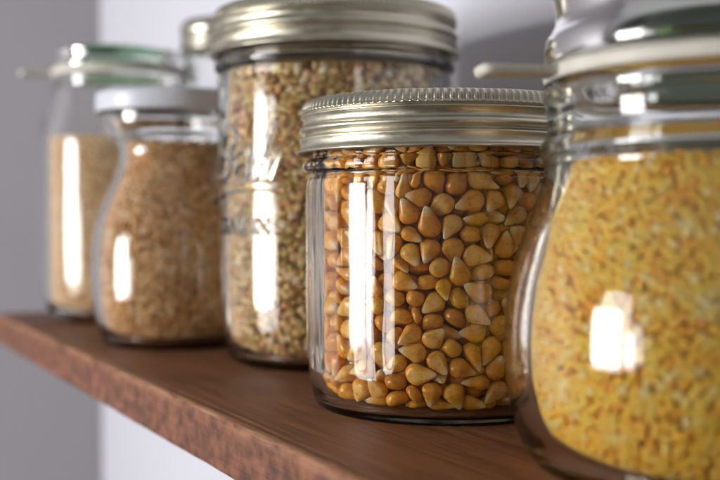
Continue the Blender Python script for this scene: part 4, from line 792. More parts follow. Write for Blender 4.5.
(6, -113, -1939, 4626, 36, 71, 60, -5), (7, 1497, -2055, 4777, 68, 41, 61, -9), (0, 2199, 312, 4787, 9, 41, 42, -80), (1, 1844, 1471, 4543, 72, 45, -50, -18),
(2, 589, 2269, 4272, 82, 2, -45, -35), (3, -145, 2633, 5722, 8, 37, -18, 91), (4, -2216, 1513, 5194, 53, -6, 15, -83), (5, -2463, -3, 4504, 35, -57, 46, -58),
(6, -2416, -1216, 5383, 35, -68, 33, 55), (7, -698, -2583, 4859, 66, -2, 75, 6), (0, 1054, -2119, 4614, 88, -8, -4, 47), (1, 2354, -1223, 4940, 6, 25, 0, -97),
(2, 2231, 1503, 4420, 44, 54, 62, -36), (3, 1369, 2286, 4969, 5, 87, -22, -45), (4, -130, 2079, 4698, 58, 75, 30, 12), (5, -1689, 1864, 4816, 50, 80, 27, 20),
(6, -2521, 633, 4504, 4, 64, -46, -61), (7, -2467, -911, 6657, 86, 6, 33, -38), (0, -1072, -2041, 4652, 48, 0, -6, -87), (1, 1499, -1558, 6594, 52, 7, 61, -59),
(2, 2136, -1654, 5064, 27, -83, -44, -22), (3, 2029, -510, 4887, 72, -36, -14, 57), (4, 1075, 1603, 4605, 41, -43, 25, 76), (5, 151, 2671, 4605, 54, -1, -83, 17),
(6, -1083, 1746, 4441, 82, 32, 45, 12), (7, -1542, 1178, 5160, 17, 62, 23, -73), (0, -2596, -429, 4291, 81, -49, 27, 19), (1, -1375, -1393, 4978, 21, 86, -46, 6),
(2, -304, -2268, 4820, 60, -37, 71, 4), (3, 960, -1907, 5320, 65, -61, -36, 26), (4, 2275, 106, 6675, 56, -82, 13, 9), (5, 2483, -212, 5067, 61, 29, 70, 23),
(6, 814, 2361, 4494, 61, 56, -33, 45), (7, -373, 2640, 4768, 19, 96, -17, 11), (0, -1861, 1752, 5113, 44, -4, -40, -80), (1, -2473, 498, 4843, 37, -64, 44, -51),
(2, -2130, -921, 4546, 51, 85, 3, 16), (3, -704, -1858, 4961, 80, -9, -53, -25), (4, 153, -1973, 4785, 86, 41, -21, -21), (5, 1724, -1813, 4959, 46, -19, 62, -61),
(6, 2219, -13, 4484, 25, 66, 71, 0), (7, 1877, 890, 4913, 77, 41, -41, -27), (0, 189, 2327, 4599, 94, 3, 29, 16), (1, -1228, 1522, 4967, 77, -19, -4, 60),
(2, -1910, 168, 5260, 33, -61, -69, -21), (3, -2241, -557, 4506, 78, -55, 1, 30), (4, -1681, -1763, 4692, 79, -52, 32, -6), (5, -343, -2557, 5124, 94, 28, -10, -16),
(6, 1028, -1659, 4506, 83, 28, 11, -48), (7, 2143, -927, 4904, 61, -6, 66, 44), (0, 1918, 381, 5060, 64, -19, 38, 64), (1, 1335, 1470, 4864, 38, -31, 5, 87),
(2, -705, 2522, 4594, 82, -15, -28, 47), (3, -2430, 988, 6681, 84, -2, 27, 47), (4, -2686, 113, 5036, 57, -33, 58, 48), (5, -2031, -1292, 4599, 1, -4, -1, 100),
(6, -1217, -2413, 4669, 97, -23, -3, 3), (7, 126, -1943, 5179, 4, 13, -20, 97), (0, 1912, -1343, 4846, 82, 2, -8, 56), (1, 2652, 52, 4755, 15, 19, -38, -89),
(2, 1882, 1774, 4667, 17, 47, 21, 84), (3, 953, 2360, 5199, 91, -35, -2, -24), (4, -1635, 2084, 5155, 8, -88, 38, -27), (5, -2513, 853, 4789, 44, -76, -7, -48),
(6, -1881, -372, 4534, 50, 23, 16, -82), (7, -1262, -2331, 5537, 16, -1, 9, 98), (0, 106, -2539, 5039, 88, 41, -25, -5), (1, 1642, -2083, 5196, 88, -35, -5, -32),
(2, 2130, -996, 4614, 2, -24, -61, 75), (3, 2513, 627, 4985, 55, -49, 45, 50), (4, 1340, 1912, 4861, 33, 93, 17, -5), (5, -36, 2117, 4968, 77, -60, -5, 19),
(6, -2292, 1289, 4619, 11, -25, 85, -45), (7, -2046, 204, 4734, 0, -33, -4, -94), (0, -1980, -1741, 4921, 7, 6, -53, -84), (1, -1220, -2260, 5043, 52, -46, -41, 60),
(2, 529, -1901, 4986, 5, 67, -6, -74), (3, 2359, -1180, 5699, 75, -27, 11, 59), (4, 2300, -121, 4738, 74, -3, -36, 57), (5, 2061, 1416, 4780, 75, -40, 52, 10),
(6, 617, 2521, 4972, 62, -58, 6, -52), (7, -553, 2248, 4594, 28, -73, 19, -59), (0, -2046, 539, 4498, 15, -25, 3, -96), (1, -1938, -141, 5074, 58, 36, 21, -70),
(2, -1078, -1644, 4689, 31, 25, -1, -92), (3, 611, -2547, 5165, 52, 38, -43, -64), (4, 1232, -1992, 5062, 64, -10, 65, 39), (5, 2524, -437, 4672, 73, -58, 34, -11),
(0, -335, 2501, 5255, 74, -59, -24, -23), (1, -1347, 2287, 5040, 12, -82, 47, -32), (2, -2403, 170, 4740, 93, 35, -12, 7), (4, -876, -1725, 6330, 14, 16, -17, 96),
(5, 973, -2459, 5300, 29, 22, 72, 60), (6, 1669, -1140, 5225, 54, 32, -39, -67), (7, 2424, 1004, 5724, 15, 34, -93, -5), (0, 1667, 1587, 4845, 32, -19, 37, -85),
(1, 1005, 1691, 6001, 63, -16, 19, 74), (2, -703, 1835, 4638, 40, 12, 61, 67), (3, -2027, 1670, 4825, 25, 15, -82, 50), (4, -2186, -664, 4841, 77, -56, 27, 15),
(5, -1035, -1738, 5616, 88, -18, -16, -41), (6, 390, -2223, 4937, 92, -28, -18, 21), (7, 1283, -1478, 5200, 15, 49, 54, -67), (0, 2586, -658, 4943, 56, 9, -14, -81),
(1, 2127, 1518, 6288, 86, -18, -23, 43), (2, 1061, 2008, 5201, 63, -21, 71, 23), (3, -236, 1981, 5293, 58, 12, -30, -75), (4, -1930, 1789, 6418, 30, 46, -82, 13),
(5, -2027, 631, 4962, 68, 53, 36, 37), (6, -1617, -1472, 5088, 47, 58, -65, 9), (7, -538, -2149, 5182, 12, -1, -87, 48), (0, 1195, -1538, 6029, 28, 68, 41, -54),
(1, 1812, -890, 4917, 45, 20, -13, -86), (2, 2184, 149, 5920, 68, 11, -72, -6), (3, 1238, 1508, 5684, 4, -26, -95, -19), (4, 553, 2599, 5777, 21, 6, 96, -16),
(5, -920, 2051, 4792, 69, -41, -27, -53), (6, -2070, 944, 4671, 84, 37, 19, -34), (7, -2243, -145, 4958, 37, 23, -84, 33), (0, -653, -2241, 4691, 25, -24, 27, 90),
(1, 156, -2326, 5314, 39, 5, 16, -91), (2, 1982, -1748, 5347, 82, 23, -16, 49), (3, 2596, -542, 5538, 32, -73, -56, -20), (4, 1595, 1207, 5090, 88, 6, -39, -29),
(5, 598, 2564, 6419, 6, 90, 4, -42), (6, -865, 1694, 4835, 63, 3, -77, 8), (7, -1834, 1431, 5383, 48, 24, 81, 25), (0, -2346, 272, 5200, 34, -57, 71, -22),
(1, -2272, -1377, 4994, 70, -27, -12, -65), (2, -309, -1911, 5060, 46, -1, 89, -4), (3, 1460, -1407, 5551, 33, 45, 6, -83), (4, 2106, -1062, 5285, 42, -62, -65, 9),
(5, 2283, 422, 5144, 60, 26, -8, 76), (6, 1470, 2072, 5242, 23, 30, 66, -64), (7, 300, 2645, 5043, 11, 28, -94, 18), (0, -744, 2199, 5206, 57, 61, 21, 51),
(1, -2231, 1215, 4878, 28, -41, 8, 87), (2, -1936, 98, 5854, 21, 61, 48, -59), (3, -1555, -1902, 4947, 7, 42, 20, 88), (4, 503, -2142, 5398, 43, -71, 51, 22),
(5, 1609, -1608, 5182, 59, -44, 18, -66), (6, 2320, -530, 4912, 74, -39, 6, 55), (7, 2215, 958, 5061, 33, -31, 50, 74), (0, 332, 2267, 5164, 39, 53, 75, -5),
(1, -598, 2336, 4917, 82, -56, 9, 1), (2, -1923, 1299, 4980, 4, -14, -47, -87), (3, -1934, 289, 6185, 51, 33, 16, -77), (4, -2054, -1014, 4901, 83, 11, 32, 43),
(5, -1182, -1656, 5209, 71, -14, -35, -59), (6, 1442, -2290, 5294, 23, -2, 5, -97), (7, 2476, -943, 5316, 76, -9, 13, 62), (0, 2054, 447, 5913, 9, -65, 9, 75),
(1, 1347, 2284, 5422, 95, 11, 21, -20), (2, -100, 2572, 4911, 28, -20, -42, -84), (3, -927, 1822, 5149, 55, -51, -16, 65), (4, -1924, 957, 5029, 7, 59, -30, -75),
(5, -2446, -854, 5129, 44, 73, 41, 32), (6, -1483, -1286, 5376, 75, -29, -54, 26), (7, -103, -2252, 5114, 66, 20, -25, -68), (0, 2094, -1396, 5353, 83, 9, 46, -29),
(1, 2607, -290, 5834, 19, -21, -19, 94), (2, 2331, 1339, 5480, 2, -37, -91, 18), (3, 1492, 1259, 5949, 91, -6, 22, -33), (4, -1438, 2181, 5408, 91, -21, -13, 33),
(5, -1718, 1083, 5554, 48, 7, 27, 83), (6, -2552, -377, 5137, 63, 8, -77, 13), (7, -1736, -959, 5323, 0, -3, 88, -47), (0, -970, -2417, 5384, 76, 22, 29, 54),
(1, 446, -2594, 5996, 45, -21, 85, 17), (2, 1925, -677, 5287, 66, -32, -38, 57), (3, 1810, 730, 5404, 77, -1, 31, -56), (4, 1172, 1751, 5153, 0, -55, -17, 82),
(5, 82, 2109, 5317, 48, 50, -29, 66), (6, -1515, 1671, 5014, 57, 27, -14, -76), (7, -2442, 1033, 5180, 38, 22, 11, 89), (0, -1946, -603, 5141, 19, 77, -28, 55),
(1, -2004, -1725, 5745, 4, 81, -33, 47), (2, -94, -2649, 5459, 64, -51, -17, 55), (3, 2219, -1397, 6192, 74, -41, 34, 41), (4, 2346, 15, 5206, 98, 15, 6, 9),
(5, 1562, 1157, 5530, 71, 13, 62, -30), (6, 801, 2132, 5221, 32, -38, -85, 14), (7, -683, 1834, 5383, 14, 12, -7, -98), (0, -2022, 1520, 5701, 35, -53, 53, 56),
(1, -2544, -108, 5234, 83, -28, 45, -18), (2, -2189, -1583, 5339, 68, 15, 65, -30), (3, -1049, -2374, 6040, 22, -11, 1, 97), (4, 1240, -2320, 5935, 92, 5, -24, 30),
(5, 1593, -1109, 5755, 92, 11, 17, 34), (6, 1875, 1040, 5153, 27, 3, -24, 93), (7, 1301, 1897, 5513, 1, 41, 3, 91), (0, -156, 1946, 5859, 17, -98, -15, 0),
(1, -1535, 1772, 5367, 52, 32, 65, 46), (2, -2164, 688, 5253, 84, 40, 17, -33), (3, -1922, -676, 5610, 50, -26, 39, 73), (4, -1304, -2024, 5341, 58, -39, 24, -68),
(5, 265, -2094, 5662, 47, -62, 31, 55), (6, 1565, -1732, 5472, 72, -29, 32, -54), (7, 2225, -345, 5325, 72, 30, -62, 5), (0, 2088, 1659, 5246, 49, -35, -79, -2),
(1, 538, 2464, 5312, 65, -69, 19, 25), (2, -1155, 2298, 5325, 47, -39, 58, 55), (3, -1859, 678, 6428, 58, -14, -11, -79), (4, -2497, -875, 5555, 27, -88, 33, 21),
(5, -1838, -1947, 5169, 43, -3, 19, 88), (6, -705, -2589, 5258, 4, -56, 72, 40), (7, 1565, -2090, 6719, 45, -9, 42, 78), (0, 1908, -650, 5641, 22, 4, -57, 79),
(1, 2125, 240, 5522, 6, -60, 33, 72), (2, 1016, 2393, 5673, 92, -28, -25, -4), (3, -1518, 1905, 6536, 6, 70, -57, -42), (4, -1374, 1412, 5448, 73, 22, -46, 45),
(5, -2662, 135, 5522, 61, -2, 23, -76), (6, -1902, -240, 5489, 58, -18, -38, -70), (7, -752, -1789, 5422, 75, 21, 54, -32), (0, 92, -2622, 6644, 24, 9, -94, -21),
(2, 2449, -125, 5629, 30, 66, -17, -67), (3, 1665, 1590, 5356, 37, -66, -61, 24), (4, 275, 2443, 5583, 22, 24, -69, 64), (5, -1071, 1627, 5546, 20, 9, -17, -96),
(6, -2562, 911, 5518, 50, -27, -1, -82), (7, -2174, -382, 5443, 68, -61, 3, 40), (0, -1564, -1731, 5436, 58, -62, 24, 47), (1, -521, -2599, 5702, 11, -96, 22, 13),
(2, 1110, -2286, 5595, 79, 58, 20, -5), (4, 2202, 682, 5424, 18, -45, 78, 40), (5, 1556, 1928, 6723, 87, -47, 15, -5), (6, -416, 2454, 5542, 33, 19, 63, -68),
(7, -2099, 1551, 6087, 25, 9, -53, 80), (0, -2162, 90, 5482, 55, 4, -53, -65), (1, -1898, -1353, 5178, 96, 23, 12, -15), (2, -919, -2142, 5200, 79, -45, -33, -24),
(3, 804, -1812, 5875, 17, 11, -98, 1), (4, 1804, -1484, 5644, 71, -30, -6, 63), (6, 2227, 1339, 5028, 6, 36, 26, 90), (7, 606, 2184, 5565, 57, -51, 63, -10),
(0, -1117, 2040, 5667, 39, 1, -91, 16), (1, -2296, 796, 5583, 35, -24, 14, -90), (2, -2289, -610, 5281, 33, -80, 8, 49), (3, -1279, -1503, 6058, 75, -22, -61, -16),
(4, -29, -2648, 6082, 99, -15, -1, -8), (5, 1452, -2060, 5598, 44, -78, -38, 21), (6, 2264, -789, 5254, 61, -52, 28, 53), (7, 2603, 427, 6453, 68, -16, -11, 71),
(0, 1660, 1904, 5970, 72, -53, -39, -20), (2, -1798, 783, 5258, 6, -24, -2, 97), (3, -1964, -267, 6109, 80, -6, -1, -60), (4, -1736, -960, 5702, 37, 93, 4, 0),
(5, -423, -2265, 5471, 84, -45, -25, 14), (6, 782, -2176, 5446, 6, -16, -23, -96), (7, 1912, -1098, 5500, 49, 56, -53, -41), (0, 2627, -24, 6149, 45, -60, -63, -20),
(1, 1923, 1297, 5139, 29, 2, 14, 95), (2, 912, 1745, 5582, 15, -88, -42, -15), (3, -771, 1840, 5879, 66, 26, -32, -63), (4, -2541, 558, 5454, 17, -18, 53, -81),
(5, -2296, -1305, 5678, 27, 61, -25, 70), (6, -1582, -2196, 5288, 35, 15, -9, 92), (7, 142, -2349, 5878, 57, 60, 49, -27), (0, 790, -1782, 6462, 28, 83, 18, -45),
(1, 2274, -543, 5669, 43, 43, 64, -47), (2, 2118, 1104, 5540, 35, 25, -88, 17), (3, 1243, 2097, 5918, 54, -34, 54, 54), (5, -1831, 1899, 5567, 71, -35, 34, -50),
(6, -2357, -47, 5797, 43, 89, 3, 16), (7, -2027, -1003, 5848, 53, -57, -63, -4), (0, -530, -2132, 5884, 78, 51, -26, 27), (1, 825, -2500, 6180, 97, -11, -22, 4),
(2, 2026, -1071, 5817, 75, 30, -44, 39), (3, 2470, 275, 5677, 26, 67, -20, 66), (4, 1945, 1309, 5699, 39, -17, 89, 15), (5, 302, 1916, 5720, 16, -9, 18, 97),
(6, -933, 2166, 5391, 70, -19, 21, -65), (7, -2055, 1156, 5392, 73, 24, -23, 60), (0, -2127, -997, 5342, 76, 39, 7, -51), (1, -920, -2146, 5833, 23, -41, -88, -6),
(2, 530, -2120, 5751, 48, 40, -39, 67), (3, 1550, -1718, 6099, 0, -1, -29, -96), (4, 1979, -490, 5885, 93, 27, -11, -23), (5, 2117, 816, 6178, 72, 52, -2, 46),
(6, 1006, 2086, 5520, 93, -28, 22, -11), (7, -477, 1904, 6041, 11, -9, 18, 97), (0, -1578, 1573, 5731, 81, 8, 44, 39), (1, -2063, 592, 6002, 80, 6, -59, -9),
(2, -1422, -1351, 5643, 68, 58, 41, -16), (4, 1147, -1976, 5765, 62, -20, 27, -71), (5, 1823, -868, 6105, 75, -21, -1, 62), (7, 1733, 1544, 5717, 72, 42, -42, -35),
(0, 126, 2623, 6180, 10, 33, 13, -93), (1, -1063, 2407, 5685, 60, -32, 44, -59), (2, -1861, 829, 5735, 97, 13, 22, -2), (3, -2430, -907, 6124, 51, 12, -15, 84),
(4, -753, -1857, 5912, 46, 1, 20, 86), (5, 525, -2062, 6124, 64, -72, 4, 27), (6, 1979, -1753, 6154, 90, -42, -5, -10), (7, 2224, -156, 5974, 57, 11, -67, 45),
(0, 1782, 826, 5996, 0, 35, 88, 32), (1, 719, 1892, 5757, 85, 17, 0, -50), (3, -1727, 1921, 6055, 1, 36, 77, -52), (4, -2224, 310, 5833, 89, 37, 9, 25),
(5, -1834, -1411, 5672, 11, 13, 34, 92), (6, -159, -1930, 5403, 19, -59, -59, 52), (7, 1615, -2057, 6036, 53, 16, -80, 22), (0, 2402, -664, 6022, 10, -45, 64, -62),
(1, 2528, 744, 5977, 73, 26, 7, -63), (2, 1437, 1640, 5973, 44, -66, -27, 55), (4, -1474, 2190, 5957, 12, 89, 43, -11), (5, -2497, 842, 6122, 20, -48, 85, -5),
(6, -2290, -649, 5604, 7, 46, -65, 60), (7, -1596, -1109, 5953, 83, 4, -33, -44), (0, 849, -2154, 5976, 14, 56, -74, 34), (1, 1905, -1463, 6042, 86, -37, -34, -11),
(2, 2021, -364, 6254, 5, -50, 37, 78), (3, 2193, 1139, 5941, 57, 8, 40, 71), (4, 359, 2356, 5920, 15, 8, 43, 89), (5, -763, 2524, 6496, 94, 10, 32, 5),
(6, -1770, 1404, 5892, 91, -12, -4, -39), (7, -2248, -488, 5823, 74, -65, 5, 15), (1, -423, -1903, 6263, 14, 88, -21, 41), (2, 1479, -2016, 6385, 65, -41, -59, -24),
(3, 2049, -635, 6445, 79, 19, -43, -39), (4, 2171, 750, 5771, 30, 48, -19, 80), (5, 1604, 1608, 6241, 15, 62, 35, 69), (6, -47, 2258, 5547, 35, -81, -8, 47),
(7, -1265, 1839, 6070, 29, 14, -92, -24), (0, -2572, 528, 6638, 72, 1, 28, 64), (4, 1457, -1280, 6292, 49, -43, 76, 0), (5, 2297, -158, 6313, 32, -10, -55, -76),
(6, 2177, 1596, 5670, 24, -36, -89, -15), (7, 795, 2432, 6027, 89, -18, 33, -27), (0, -628, 2558, 5876, 13, 91, 9, 38), (1, -1829, 1083, 5980, 8, -66, 36, 65),
(2, -2660, -50, 6061, 50, -55, 59, 31), (3, -2091, -1233, 6467, 82, -5, -55, 16), (4, -949, -2116, 6575, 42, -72, -51, 22), (7, 2478, 890, 6400, 78, 29, 10, -55),
(0, 775, 1787, 6438, 89, -12, 39, -18), (1, 58, 2239, 5971, 80, 10, 7, -58), (2, -1218, 1489, 5958, 23, -15, -24, -93), (5, -1364, -1796, 5724, 89, 8, -6, -44),
(6, 5, -1920, 6449, 18, 16, -96, 16), (7, 1770, -1954, 6387, 75, -29, 38, 46), (0, 2356, 345, 6146, 25, 26, -5, -93), (1, 1974, 1729, 5935, 50, 25, 57, -60),
(2, 194, 1920, 6196, 92, -1, 40, 1), (3, -1113, 2331, 6176, 10, 62, 75, -22), (5, -2601, -430, 6021, 60, 38, -5, 70), (6, -1786, -1573, 5923, 78, -13, 57, -20),
(7, -171, -2423, 5754, 86, 33, -18, -35), (0, 1060, -2075, 6250, 19, -59, -58, -53), (1, 2105, -1583, 6683, 3, 90, 28, -34), (2, 1889, 1291, 6170, 15, 59, 79, -6),
(3, 1070, 2389, 6415, 96, 5, -25, -14), (4, -431, 2570, 6158, 73, 47, -16, -47), (5, -1646, 1170, 6401, 27, -40, -5, -88), (7, -1803, -760, 6152, 44, -66, -61, 6),
(0, -1132, -1987, 6072, 39, -44, -12, -80), (1, 305, -1947, 6532, 99, -1, 11, -2), (2, 1552, -1138, 6745, 21, 56, -77, 23), (3, 2044, -249, 6681, 36, -55, 36, 66),
(6, -1315, 2326, 6426, 49, 27, -83, 8), (7, -2145, 872, 6354, 2, -30, 36, 88), (0, -1768, -963, 6527, 60, -8, -17, -78), (1, -1504, -1230, 6469, 37, 3, -21, 90),
(2, -167, -2304, 6133, 25, 41, 38, 79), (4, 2128, -860, 6078, 66, 13, -7, 73), (5, 1967, 153, 6326, 76, -22, -24, -56), (6, 922, 2042, 5809, 86, -22, -4, -46),
(7, -266, 2281, 5886, 16, 39, 7, -91), (0, -1326, 1610, 6360, 48, -16, 45, -74), (1, -2378, -136, 6059, 52, -37, -5, -77), (2, -1990, -1147, 6124, 2, -20, 46, 86),
(4, 287, -2336, 6170, 90, 43, 2, -5), (7, 1817, 1009, 6325, 91, -11, 37, -18), (0, -130, 2096, 6343, 68, 57, -27, 38), (1, -926, 1857, 6316, 80, 45, 26, 29),
(2, -2225, 1177, 6205, 4, 72, -16, -68), (3, -1931, -447, 6742, 46, -16, -71, -51), (4, -1739, -1491, 6274, 64, -71, -24, -18), (5, -445, -2424, 6252, 16, 25, 74, -60),
(6, 1077, -1665, 5594, 45, 42, 79, -1), (7, 2453, -966, 6443, 37, -75, -52, -19), (1, 1282, 1831, 6319, 23, -92, 0, -33), (2, -571, 2120, 5683, 56, -41, -69, -20),
(4, -2503, 385, 6128, 81, -55, -6, 20), (6, -781, -2492, 5866, 80, -7, 29, -52), (7, 472, -2581, 6500, 5, -19, -15, -97), (0, 1775, -901, 6743, 92, -8, 22, -32),
(1, 2631, 38, 6517, 73, 25, -37, 51), (2, 1553, 1127, 6518, 52, -36, -61, -47), (3, 555, 2166, 6244, 56, -30, 38, -67), (4, -1272, 2019, 6342, 74, 28, 22, 57),
(6, -2389, -1127, 5910, 31, -34, 46, -76), (7, -1464, -1756, 6238, 93, 4, 31, -19), (0, -482, -1940, 6622, 30, 54, -17, -77), (1, 1183, -1706, 6495, 37, -63, 56, 40),
(2, 2289, -1273, 6680, 1, 29, 10, -95), (6, -1826, 898, 6173, 58, 2, 73, -37), (7, -2539, 175, 6433, 16, 63, 55, 51), (1, -723, -2199, 6241, 17, -8, -54, -82),
(2, 879, -2492, 6685, 10, -62, -38, -68), (3, 1833, -1312, 6477, 63, -67, -7, -39), (5, 1227, 1521, 6457, 93, 0, 36, -7), (6, 664, 2178, 5951, 41, 23, -88, -11),
(7, -756, 2336, 6076, 16, -2, 87, -46), (2, -1178, -1523, 6541, 12, -17, -97, 11), (5, 2554, -649, 6731, 39, 44, 22, -78), (0, -540, 2041, 6589, 8, 17, -67, 72),
(2, -2165, -619, 6063, 52, 10, -24, -82), (3, -1340, -2255, 6713, 86, -6, 45, -23), (4, -457, -2606, 6600, 91, -7, 40, 2), (5, 1197, -2344, 6401, 84, -28, 42, 20),
(6, 2216, -933, 6550, 55, 68, -48, 5), (1, 257, 2276, 6386, 82, 19, 16, -51), (2, -768, 2222, 6366, 40, -35, 69, -49), (3, -2087, 1371, 6491, 86, -30, -21, 37),
(6, 176, -1938, 6033, 70, 38, -6, -60), (1, 2182, 1213, 6478, 25, 75, 36, 50), (2, 958, 2073, 6207, 73, 16, 46, 47), (7, -308, -2279, 6534, 49, -65, 52, -25),
(6, -2067, 878, 6049, 13, -77, 35, 52), (7, -2400, -527, 6439, 27, 5, -47, 84), (1, 649, -2186, 6411, 89, 10, -44, 10), (5, 906, 2085, 6715, 97, 6, -2, -22),
(6, -314, 2242, 6478, 44, -75, -50, 1), (7, -1729, 1495, 6397, 15, -85, -44, -24), (0, -1972, 80, 6699, 46, 8, -20, -86), (5, 2309, 615, 6730, 55, 22, -79, 16),
(6, 1244, 2129, 6546, 47, 60, 26, -60), (7, 143, 2624, 6647, 78, 21, 59, -4), (2, -2054, -837, 6460, 79, 4, -49, 36), (4, -1874, -1386, 6653, 19, 41, -72, 53),
(5, -732, -2401, 6514, 82, 31, -48, 0), (6, 1496, -1670, 5818, 26, -1, -92, 30), (2, -277, 2645, 6423, 98, 15, -10, 5), (6, -1388, -1968, 6575, 22, 41, -2, 89),
(2, 2211, 1445, 6745, 70, 12, -23, 67), (6, -2230, -64, 6442, 12, 4, 59, -80), (1, 938, -2121, 6590, 19, -21, -46, -84), (2, 2338, -383, 6556, 59, 4, 29, 76),
(7, -2239, 499, 6369, 2, -6, 37, 93), (2, 196, -2265, 6520, 68, -7, -62, -39), (5, 1658, 1466, 6685, 45, -78, 38, -19), (6, 532, 1877, 6589, 3, 52, -71, -47),
(7, -910, 2085, 6626, 8, -11, 64, 76), (2, -1550, -1628, 6631, 91, 26, 15, -29), (6, 2092, 1045, 6694, 46, 61, -8, -64), (0, -72, 2346, 6634, 53, 5, -12, 84),
(2, -2149, 363, 6654, 80, -10, -52, 30), (4, -1754, 1613, 6729, 87, 26, -10, 41), (6, -2157, -1603, 6475, 80, 6, 47, -36), (6, -1004, 1787, 6701, 42, 81, -39, 11),
(6, -2118, -489, 6430, 27, 50, -32, 75)]
def kernel_geo(seed, nu=22, nv=20):
    rd = random.Random(seed+100)
    q = (.80, .74, .70, .82, .66, .76, .58, .72)[seed]
    L = rd.uniform(7.4, 8.7)*q; W = rd.uniform(5.6, 6.5)*q; T = rd.uniform(3.9, 4.9)*q
    pw = rd.uniform(.60, .85); asym = rd.uniform(-.3, .3); bend = rd.uniform(-.3, .3)
    dent = rd.uniform(.10, .42); crease = rd.uniform(.01, .05)
    V = []; C = []
    for j in range(nv+1):
        ph = PI*j/nv; z = -math.cos(ph)*.5; u = z+.5
        r = .10+.90*(u/.62)**pw if u < .62 else 1.0
        if j == 0: r = 0
        top = 1.0 if u < .62 else math.sqrt(max(0, 1-((u-.62)/.38)**2.2))
        r = min(r, 1)*top*.5
        for i in range(nu):
            a = 2*PI*i/nu; ca, sa = math.cos(a), math.sin(a)
            x = r*W*math.copysign(abs(ca)**.9, ca); y = r*T*math.copysign(abs(sa)**.85, sa)
            g = 0
            if sa > 0:
                g = max(0, 1-(abs(ca)*1.35)**2)*(1 if u < .70 else max(0, 1-(u-.70)*6))
                y *= 1-dent*g
            x += asym*(u-.5)*2; y += bend*(u*u-.3)
            w = 1+.035*math.sin(3*a+seed)*(1-u)+crease*math.sin(5*a+seed*2)*(1-abs(u-.5))
            V.append((x*w*.00101, y*w*.00101, z*L*.00101)); C.append((u, g, 0, 1))
    F = [(j*nu+i, j*nu+(i+1) % nu, (j+1)*nu+(i+1) % nu, (j+1)*nu+i) for j in range(nv) for i in range(nu)]
    return np.array(V), np.array(F), np.array(C)

def popcorn():
    rec = KERNELS
    geo = [kernel_geo(k) for k in range(8)]
    meshes = []
    for k, (V, F, C) in enumerate(geo):
        me = np_mesh('popcorn_kernel', V, F)
        at = me.attributes.new('rnd', 'FLOAT_COLOR', 'POINT'); at.data.foreach_set('color', C.astype(np.float32).ravel())
        me.materials.append(M_CORN); meshes.append(me)
    view = Vector((-J5.x, -J5.y)).normalized()
    items = []
    for (k, x, y, z, w, a, b, c) in rec:
        p = Vector((x*1.035e-5, y*1.035e-5, z*1.026e-5-.0002)); q = Quaternion((w/100, a/100, b/100, c/100)).normalized()
        r = math.hypot(p.x, p.y); f = (p.x*view.x+p.y*view.y)/max(r, 1e-6)
        ang = math.degrees(math.atan2(view.x*p.y-view.y*p.x, view.x*p.x+view.y*p.y))   # + = right seen from the camera
        score = (.0295-r) + (0 if -88 < ang < 62 else 1)
        items.append((score, k, p, q))
    items.sort(key=lambda s: s[0])
    for (s, k, p, q) in items[:300]:
        o = link('popcorn_kernel', meshes[k]); o.location = J5+p; o.rotation_mode = 'QUATERNION'; o.rotation_quaternion = q
        tag(o, 'shiny orange popcorn kernel with a pale tip, behind the glass of the short jar', 'corn kernel', 'popcorn kernels in the short jar')
    VV = []; FF = []; CC = []; nb = 0; rs = np.random.default_rng(2)
    for (s, k, p, q) in items[300:]:
        V, F, C = geo[k]; M = np.array(q.to_matrix()); C = C.copy(); C[:, 2] = rs.uniform()
        VV.append(V @ M.T+np.array(J5+p)); FF.append(F+nb); CC.append(C); nb += len(V)
    seg = 40; cv = [(.0182*math.cos(2*PI*i/seg), .0182*math.sin(2*PI*i/seg), z) for z in (.0022, .060) for i in range(seg)]
    VV.append(np.array(cv)+np.array(J5)); CF = [(i, (i+1) % seg, seg+(i+1) % seg, seg+i) for i in range(seg)]
    FF.append(np.array(CF)+nb); CC.append(np.tile(np.array([.6, 0, .3, 1.]), (len(cv), 1))); nb += len(cv)
    me = np_mesh('popcorn_filling', np.concatenate(VV), np.concatenate(FF))
    at = me.attributes.new('rnd', 'FLOAT_COLOR', 'POINT'); at.data.foreach_set('color', np.concatenate(CC).astype(np.float32).ravel())
    o = link('popcorn_filling', me, M_CORN)
    tag(o, 'orange popcorn packed deeper inside the short jar, behind the front kernels', 'corn', kind='stuff')
popcorn()

